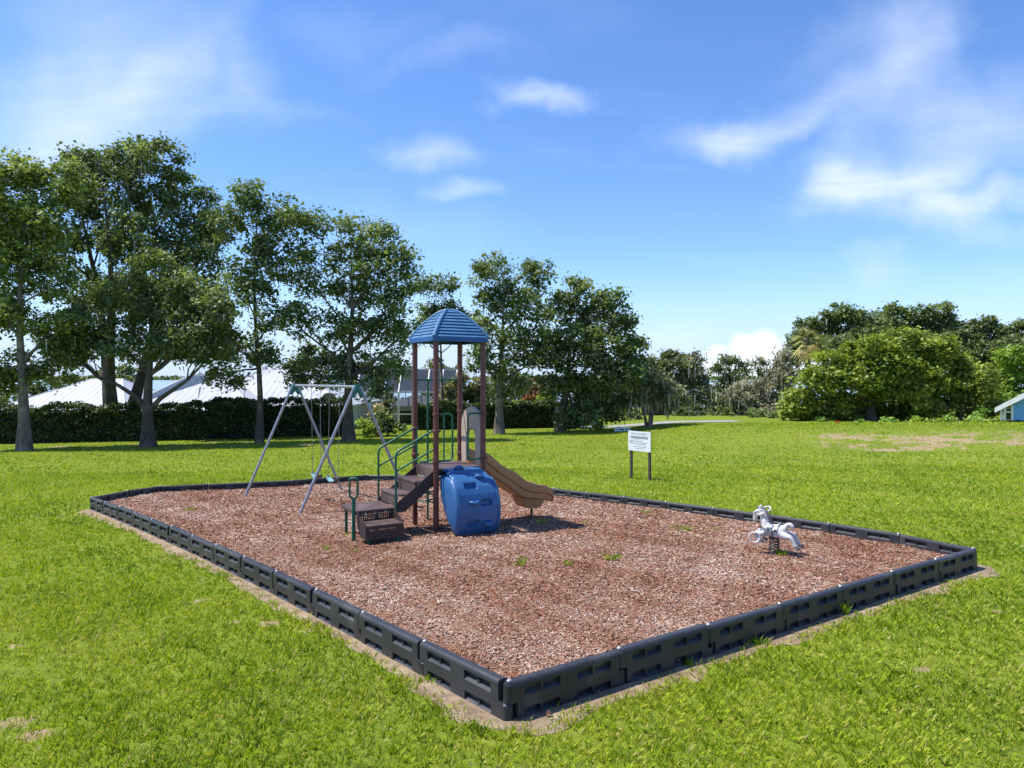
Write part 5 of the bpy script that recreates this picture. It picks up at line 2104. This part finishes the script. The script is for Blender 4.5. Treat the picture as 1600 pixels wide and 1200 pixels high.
def make_houses():
    house('house with white metal hip roof behind the left end of the hedge', -44.5, -33.0, 60, 73, -0.25, (-39.5, 66), (-36.5, 66), 2.35, M_ROOFWHITE, windows=((-41, -1.2, 1.2, 1.0), (-36.5, -1.2, 1.2, 1.0)))
    house('house with shaded white metal hip roof between the second and third oak trunks', -32.6, -21.4, 58, 74, -0.20, (-29.6, 65), (-27.6, 68), 2.75, M_ROOFWHITE, windows=((-29, -1.2, 1.2, 1.0), (-25, -1.2, 1.2, 1.0)))
    house('house with the largest white metal roof behind the swing frame', -29.0, -14.7, 63, 79, -0.02, (-24.4, 70.5), (-22.6, 71), 3.65, M_ROOFWHITE, windows=((-24, -1.1, 1.4, 1.0), (-19, -1.1, 1.4, 1.0)))
    # satellite dish
    p = at(513, 624, 62.7)
    root = empty('satellite_dish', (p.x, p.y, p.z - 0.4))
    tag(root, 'small grey satellite dish at the eave of the largest white roof', 'satellite dish')
    m = MB()
    m.tube([(0, 0.1, -0.1), (0, 0, 0.35)], 0.03, 6)
    m.build('mast', M_GALV, root)
    m = MB()
    rings = []
    for s, d in ((0.02, 0.0), (0.4, 0.02), (0.75, 0.07), (1.0, 0.13)):
        rings.append([(0.62 * s * math.cos(a) + 0.1, -d - 0.05, 0.45 + 0.42 * s * math.sin(a) + d) for a in [2 * math.pi * k / 16 for k in range(16)]])
    m.loft(rings, cap=False)
    ds = m.build('dish', plain('grey dish paint', (0.22, 0.22, 0.23), 0.5), root, True)
    m = MB()
    m.tube([(0.1, -0.1, 0.15), (0.12, -0.5, 0.4)], 0.02, 5)
    m.build('feed_arm', M_GALV, ds)

    # screened pool enclosure with a small pavilion inside
    Y0, Y1 = 70.0, 84.0
    xl, xr = at(556, 0, Y0).x, at(712, 0, Y0).x
    zg = gz((xl + xr) / 2, Y0)
    root = empty('pool_enclosure', ((xl + xr) / 2, (Y0 + Y1) / 2, zg))
    tag(root, 'white framed screened pool enclosure with dark mesh roof behind the play tower', 'pool enclosure')
    O = root.location
    ze = at(0, 613, Y0).z          # eave
    zr = ze + 2.3                   # flat top
    W = xr - xl
    inset = 2.3
    nb = 7
    xs = [xl + W * i / nb for i in range(nb + 1)]
    loc = lambda x, y, z: (x - O.x, y - O.y, z - O.z)
    for i, x in enumerate(xs):
        m = MB()
        m.box(loc(x, Y0, (zg + ze) / 2), (0.19, 0.19, ze - zg))
        m.build('post', M_WHITE, root)
        m = MB()
        m.tube([loc(x, Y0, ze), loc(x, Y0 + inset, zr), loc(x, Y1 - inset, zr), loc(x, Y1, ze)], 0.085, 4)
        m.build('rafter', M_WHITE, root)
        m = MB()
        m.box(loc(x, Y1, (zg + ze) / 2), (0.11, 0.11, ze - zg))
        m.build('post', M_WHITE, root)
    for y, z in ((Y0, ze), (Y0, zg + 1.1), (Y0 + inset, zr), (Y1 - inset, zr), (Y1, ze)):
        m = MB()
        m.box(loc((xl + xr) / 2, y, z), (W, 0.14, 0.14))
        m.build('beam', M_WHITE, root)
    for x in (xl, xr):
        for z in (ze, zg + 1.1):
            m = MB()
            m.box(loc(x, (Y0 + Y1) / 2, z), (0.09, Y1 - Y0, 0.09))
            m.build('beam', M_WHITE, root)
        for k in range(1, 4):
            y = Y0 + (Y1 - Y0) * k / 4
            m = MB()
            m.box(loc(x, y, (zg + zr) / 2), (0.1, 0.1, zr - zg))
            m.build('post', M_WHITE, root)
    # mesh panels of the roof, one per bay
    for i in range(nb):
        a, b = xs[i] + 0.06, xs[i + 1] - 0.06
        for (ya, za), (yb, zb) in (((Y0, ze), (Y0 + inset, zr)), ((Y0 + inset, zr), (Y1 - inset, zr)), ((Y1 - inset, zr), (Y1, ze))):
            m = MB()
            m.add([loc(a, ya, za), loc(b, ya, za), loc(b, yb, zb), loc(a, yb, zb)], [(0, 1, 2, 3)])
            m.build('roof_screen', M_SCREEN, root)
    # pavilion
    c0, c1 = at(604, 0, 73.0).x, at(690, 0, 73.0).x
    ez = at(0, 634, 73.0).z
    house('small pavilion with pale hip roof inside the screened enclosure', c0, c1, 73.0, 79.0, ez, ((c0 + c1) / 2 - 0.6, 76), ((c0 + c1) / 2 + 0.6, 76), at(0, 617, 76).z, M_ROOFGREY, M_WALL, 0, windows=(((c0 + c1) / 2 - 1.0, ez - 1.2, 1.3, 1.3), ((c0 + c1) / 2 + 1.1, ez - 1.2, 0.9, 1.3)))

    # blue house at the right edge: gable end towards the lawn
    Yb = 50.0
    pl = at(1556, 641, Yb)
    slope = 0.63
    hw = 4.6
    xc = pl.x + hw
    zg = gz(xc, Yb - 2.5)
    root = empty('blue_house', (pl.x + hw * math.cos(R(-37)), Yb + hw * math.sin(R(-37)) , zg), R(-37))
    tag(root, 'light blue lap sided house with white gable trim at the right edge', 'house')
    zeave = pl.z - zg
    peak = zeave + hw * slope
    wl = 0.95                      # siding starts right of the porch
    depth = 11.0
    # wall core
    m = MB()
    m.prism([(-hw + wl, 0.12, 0.0), (hw - 0.4, 0.12, 0.0), (hw - 0.4, 0.12, zeave + 0.15), (0, 0.12, peak - 0.15), (-hw + wl, 0.12, zeave + (wl - 0.0) * slope - 0.15)], (0, depth, 0))
    m.build('wall', M_SIDING, root)
    # lap boards of the gable end
    bh = 0.17
    k = 0
    z = 0.05
    while z < peak - 0.25:
        half_top = (peak - 0.2 - (z + bh)) / slope
        xl_, xr_ = max(-hw + wl, -half_top), min(hw - 0.4, half_top)
        if xr_ - xl_ > 0.2:
            m = MB()
            m.prism([(xl_, 0.12, z), (xl_, 0.085, z), (xl_, 0.112, z + bh), (xl_, 0.12, z + bh)], (xr_ - xl_, 0, 0))
            m.build('board', M_SIDING, root)
        z += bh
    # roof planes and rake boards
    for s in (-1, 1):
        m = MB()
        t = 0.16
        m.prism([(s * hw, -0.45, zeave), (0, -0.45, peak), (0, -0.45, peak + t), (s * hw, -0.45, zeave + t)], (0, depth + 0.9, 0))
        rf = m.build('roof', M_ROOFWHITE, root)
        m = MB()
        m.prism([(s * (hw + 0.05), -0.49, zeave - 0.16), (0, -0.49, peak - 0.16), (0, -0.49, peak + t + 0.03), (s * (hw + 0.05), -0.49, zeave + t + 0.03)], (0, 0.037, 0))
        m.build('rake_board', M_WHITE, rf)
    # corner board, porch post, dark porch opening with rail
    m = MB()
    m.box((-hw + wl, 0.05, (zeave + wl * slope) / 2 - 0.1), (0.14, 0.12, zeave + wl * slope - 0.25))
    m.build('corner_board', M_WHITE, root)
    for x in (-hw + 0.32, -hw + 0.52):
        m = MB()
        m.box((x, 0.0, (zeave + 0.2) / 2), (0.13, 0.13, zeave + 0.2))
        m.build('porch_post', M_WHITE, root)
    m = MB()
    m.box((-hw + 0.78, 0.5, (zeave + 0.2) / 2), (0.42, 0.06, zeave + 0.2))
    w = m.build('window', M_WHITE, root)
    m = MB()
    m.box((-hw + 0.78, 0.45, (zeave + 0.15) / 2), (0.36, 0.03, zeave))
    m.build('pane', M_GLASS, w)  # dark sheet put in for the shade of the porch opening
    m = MB()
    m.box((-hw + 0.74, 0.0, zeave * 0.86), (0.42, 0.06, 0.10))
    m.build('porch_rail', M_WHITE, root)
    for x in (0.2, 2.2):
        m = MB()
        m.box((x, 0.06, zeave * 0.75), (1.0, 0.1, 1.2))
        w = m.build('window', M_WHITE, root)
        m = MB()
        m.box((x, 0.0, zeave * 0.75), (0.84, 0.03, 1.04))
        m.build('pane', M_GLASS, w)


make_houses()


# ------------------------------------------------------------------ grass, wood chips, weeds
def blade_mesh(name, x, y, z, h, w, tint, mat, lean=0.55, az=None):
    n = len(x)
    if az is None:
        az = rng.uniform(0, 2 * math.pi, n)
    ln = h * rng.uniform(0.15, 1.0, n) * lean * 1.6
    lx, ly = np.cos(az) * ln, np.sin(az) * ln
    px, py = -np.sin(az) * w / 2, np.cos(az) * w / 2
    # faces turned at random to the lean
    tw = rng.uniform(-0.9, 0.9, n)
    qx, qy = px * np.cos(tw) - py * np.sin(tw), px * np.sin(tw) + py * np.cos(tw)
    v = np.empty((n, 4, 3))
    v[:, 0] = np.stack([x - qx, y - qy, z], 1)
    v[:, 1] = np.stack([x + qx, y + qy, z], 1)
    v[:, 2] = np.stack([x + lx * 0.45 + qx * 0.8, y + ly * 0.45 + qy * 0.8, z + h * 0.62], 1)
    v[:, 3] = np.stack([x + lx, y + ly, z + h * np.sqrt(np.clip(1 - (ln / h / 1.6) ** 2, 0.1, 1))], 1)
    return array_mesh(name, v.reshape(-1, 3), 4, mat, tint)


def scatter(y0, y1, per_m2, margin=1.06):
    """points of the lawn between two distances, a little wider than the view"""
    k = 800.0 / F_PX * margin
    area = k * (y1 * y1 - y0 * y0)
    n = int(area * per_m2)
    y = np.sqrt(rng.uniform(y0 * y0, y1 * y1, n))
    x = rng.uniform(-1, 1, n) * k * y + rng.uniform(-0.6, 0.6, n)
    return x, y


def lawn_filter(x, y):
    """which blades stand on lawn: none on the mulch, few on the worn strip and the bare spots"""
    d = edge_dist(x, y)
    # the worn strip beside the front sides is wider
    front = (y < 17.9) & ((y - 5.6) < (np.where(x < 0, -x * 1.149, x * 0.707)) + 0.35)
    wid = np.where(front, 0.22, 0.05) + 0.11 * wob(x, y, 2.1) + 0.08 * wob(x, y, 5.3, 2.0) + 0.05 * wob(x, y, 13.0, 1.0)
    wid = wid + 0.22 * np.exp(-((x - 7.1) ** 2 + (y - 10.4) ** 2) / 0.4) + 0.10 * np.exp(-((x + 10.7) ** 2 + (y - 17.3) ** 2) / 1.0)
    keep = (d > wid * rng.uniform(0.45, 1.2, len(x)) + 0.03) | ((d > 0.08) & (rng.random(len(x)) < 0.05))
    keep &= rng.random(len(x)) > bare_amount(x, y) * 0.95
    return keep & ~inside(x, y)


def make_grass():
    parts = []
    for y0, y1, dens, h, w in ((3.1, 6.5, 3300, 0.052, 0.0082), (6.5, 10.0, 2100, 0.054, 0.0100), (10.0, 16.0, 850, 0.058, 0.015), (16.0, 28.0, 260, 0.072, 0.024), (28.0, 60.0, 48, 0.075, 0.045)):
        # blades spread out of tufts
        k = 7 if y0 < 15 else 2
        calm = 1.0 if y0 < 9 else 0.6 if y0 < 15 else 0.35
        x, y = scatter(y0, y1, dens / k)
        az = rng.uniform(0, 2 * math.pi, (len(x), k))
        rr = np.abs(rng.normal(0, 0.016 + 0.6 * w, (len(x), k)))
        tt = np.repeat(rng.normal(0, 0.15 * calm, len(x)), k)
        th = np.repeat(rng.uniform(0.7, 1.3, len(x)), k)
        x = (x[:, None] + np.cos(az) * rr).ravel()
        y = (y[:, None] + np.sin(az) * rr).ravel()
        az = az.ravel() + rng.normal(0, 0.5, len(x))
        sel = lawn_filter(x, y)
        x, y, az, tt, th = x[sel], y[sel], az[sel], tt[sel], th[sel]
        n = len(x)
        patch = wob(x, y, 0.7) * 0.5 + wob(x, y, 2.3, 1.0) * 0.5
        hh = h * (1 + 0.35 * patch) * rng.uniform(0.5, 1.3, n) * th
        ww = w * rng.uniform(0.7, 1.3, n)
        tint = 0.47 + 0.17 * calm * rng.normal(size=n) + tt + 0.17 * wob(x, y, 0.45, 3.0) + 0.15 * wob(x, y, 1.7, 0.5) + 0.08 * wob(x, y, 6.0, 0.5)
        dry = rng.random(n) < 0.09 + 0.20 * np.clip(wob(x, y, 1.1, 5.0), 0, 1)
        tint = np.where(dry, rng.uniform(0.85, 1.0, n), np.clip(tint, 0, 0.86))
        o = link('grass', blade_mesh('grass', x, y, G(x, y) - 0.004, hh, ww, tint, L_GRASS, 0.6, az))
        tag(o, kind='stuff')
        parts.append(n)


make_grass()


def make_chips():
    xs, ys, ls = [], [], []
    for y0, y1, dens, l in ((5.2, 8.5, 4200, 0.027), (8.5, 12.5, 2300, 0.033), (12.5, 23.0, 800, 0.047)):
        lo, hi = POLY.min(0), POLY.max(0)
        n = int((hi[0] - lo[0]) * (y1 - y0) * dens)
        x = rng.uniform(lo[0], hi[0], n)
        y = rng.uniform(y0, y1, n)
        ok = inside(x, y)
        x, y = x[ok], y[ok]
        ok = edge_dist(x, y) > 0.055
        xs.append(x[ok])
        ys.append(y[ok])
        ls.append(np.full(ok.sum(), l))
    x, y, l = map(np.concatenate, (xs, ys, ls))
    n = len(x)
    l = l * rng.uniform(0.5, 1.45, n)
    w = l * rng.uniform(0.22, 0.5, n)
    az = rng.uniform(0, 2 * math.pi, n)
    pit = rng.normal(0, 0.30, n)
    rol = rng.normal(0, 0.42, n)
    ca, sa = np.cos(az), np.sin(az)
    A = np.stack([ca * np.cos(pit), sa * np.cos(pit), np.sin(pit)], 1)
    B = np.stack([-sa * np.cos(rol), ca * np.cos(rol), np.sin(rol)], 1)
    z = mulch_z(x, y) + 0.004 + rng.uniform(0, 0.014, n)
    c = np.stack([x, y, z], 1)
    v = np.empty((n, 4, 3))
    v[:, 0] = c - A * l[:, None] / 2 - B * w[:, None] / 2
    v[:, 1] = c + A * l[:, None] / 2 - B * w[:, None] / 3
    v[:, 2] = c + A * l[:, None] / 2 + B * w[:, None] / 2
    v[:, 3] = c - A * l[:, None] / 2 + B * w[:, None] / 2.5
    # sun bleached on top, fresh red where the bed was disturbed
    fresh = np.clip(wob(x, y, 0.8, 0.7) * 0.6 + wob(x, y, 2.4, 2.0) * 0.5 + wob(x * 1.4, y, 5.0) * 0.25, -1, 1)
    tint = 0.61 + 0.22 * rng.normal(size=n) - 0.30 * fresh
    o = link('wood_chips', array_mesh('wood_chips', v.reshape(-1, 3), 4, M_CHIP, tint))
    tag(o, kind='stuff')


make_chips()


def weed(label, u, v, r, n, h):
    dx, dz = (u - U0) / F_PX, (v - V0) / F_PX
    y0 = (CZ - MULCH) / (0.01 * dx - 0.04 + dz)
    x0 = dx * y0
    z0 = gz(x0, y0) + MULCH
    x = rng.normal(0, r * 0.34, n)
    y = rng.normal(0, r * 0.3, n)
    me = blade_mesh('weed', x, y, np.zeros(n), h * rng.uniform(0.4, 1.2, n), np.full(n, 0.011), np.clip(0.4 + 0.2 * rng.normal(size=n), 0, 0.9), L_GRASS, 0.7)
    o = link('weed', me, None, (x0, y0, z0))
    tag(o, label, 'weed', 'weeds in the mulch')


for w in (('thin weed tuft in the mulch left of centre, nearest the front corner', 812, 884, 0.16, 26, 0.16), ('sparse weed sprigs right of the thin tuft in the open mulch', 890, 885, 0.12, 14, 0.12),
          ('weed clump in the open mulch between the climber and the spring horse', 955, 876, 0.14, 30, 0.14), ('low green patch in the mulch left of the swing frame', 297, 797, 0.28, 90, 0.05),
          ('small green tuft in the slide shadow', 846, 818, 0.14, 24, 0.12), ('bright green sprig just right of the slide shadow', 912, 818, 0.14, 30, 0.06),
          ('low weed patch by the far right border blocks', 1012, 803, 0.22, 40, 0.09), ('weedy patch in the mulch left of the spring horse', 1068, 828, 0.30, 50, 0.13),
          ('weed tuft at the foot of the spring horse', 1222, 868, 0.11, 44, 0.10), ('green tuft beside the left leg of the transfer platform', 540, 837, 0.14, 40, 0.06),
          ('green tuft in front of the transfer step, left', 508, 858, 0.10, 30, 0.07), ('flat green tuft in front of the transfer step, right', 556, 862, 0.14, 40, 0.04),
          ('flat dry weed patch beside the far right border, left of the horse', 1120, 826, 0.25, 50, 0.03)):
    weed(*w)


def edge_weed(label, u, v, n, h, r, w=0.008):
    dx, dz = (u - U0) / F_PX, (v - V0) / F_PX
    y0 = CZ / (0.01 * dx - 0.04 + dz)
    x0 = dx * y0
    x, y = rng.normal(0, r, n), rng.normal(0, r * 0.7, n)
    me = blade_mesh('weed', x, y, np.zeros(n), h * rng.uniform(0.4, 1.2, n), np.full(n, w), np.clip(0.35 + 0.3 * rng.normal(size=n), 0, 1), L_GRASS, 0.7)
    tag(link('weed', me, None, (x0, y0, gz(x0, y0) + 0.005)), label, 'weed', 'weeds along the border')


edge_weed('wispy dry weed against the front right border blocks', 1322, 962, 18, 0.16, 0.03, 0.005)
edge_weed('leafy weed at the foot of the third front right border block', 1186, 1008, 40, 0.10, 0.04)
edge_weed('small green weed at the foot of the second front right border block', 1075, 1042, 46, 0.08, 0.04)
edge_weed('pale weed at the foot of the first front left border block', 674, 1066, 70, 0.07, 0.055)

# dry leaf in the dirt at the near corner
m = MB()
p = (-0.0, 0.0, 0.0)
dx, dz = (858 - U0) / F_PX, (1122 - V0) / F_PX
yl = CZ / (0.01 * dx - 0.04 + dz)
m.add([(-0.03, -0.01, 0.0), (0.0, -0.018, 0.02), (0.035, 0.0, 0.012), (0.0, 0.02, 0.045), (-0.02, 0.012, 0.03)], [(0, 1, 3, 4), (1, 2, 3)])
o = m.build('dead_leaf', plain('dry brown leaf', (0.09, 0.035, 0.02), 0.8), None, False, (dx * yl, yl, gz(dx * yl, yl) + 0.015))
tag(o, 'curled brown dead leaf on the dirt near the front corner', 'leaf')
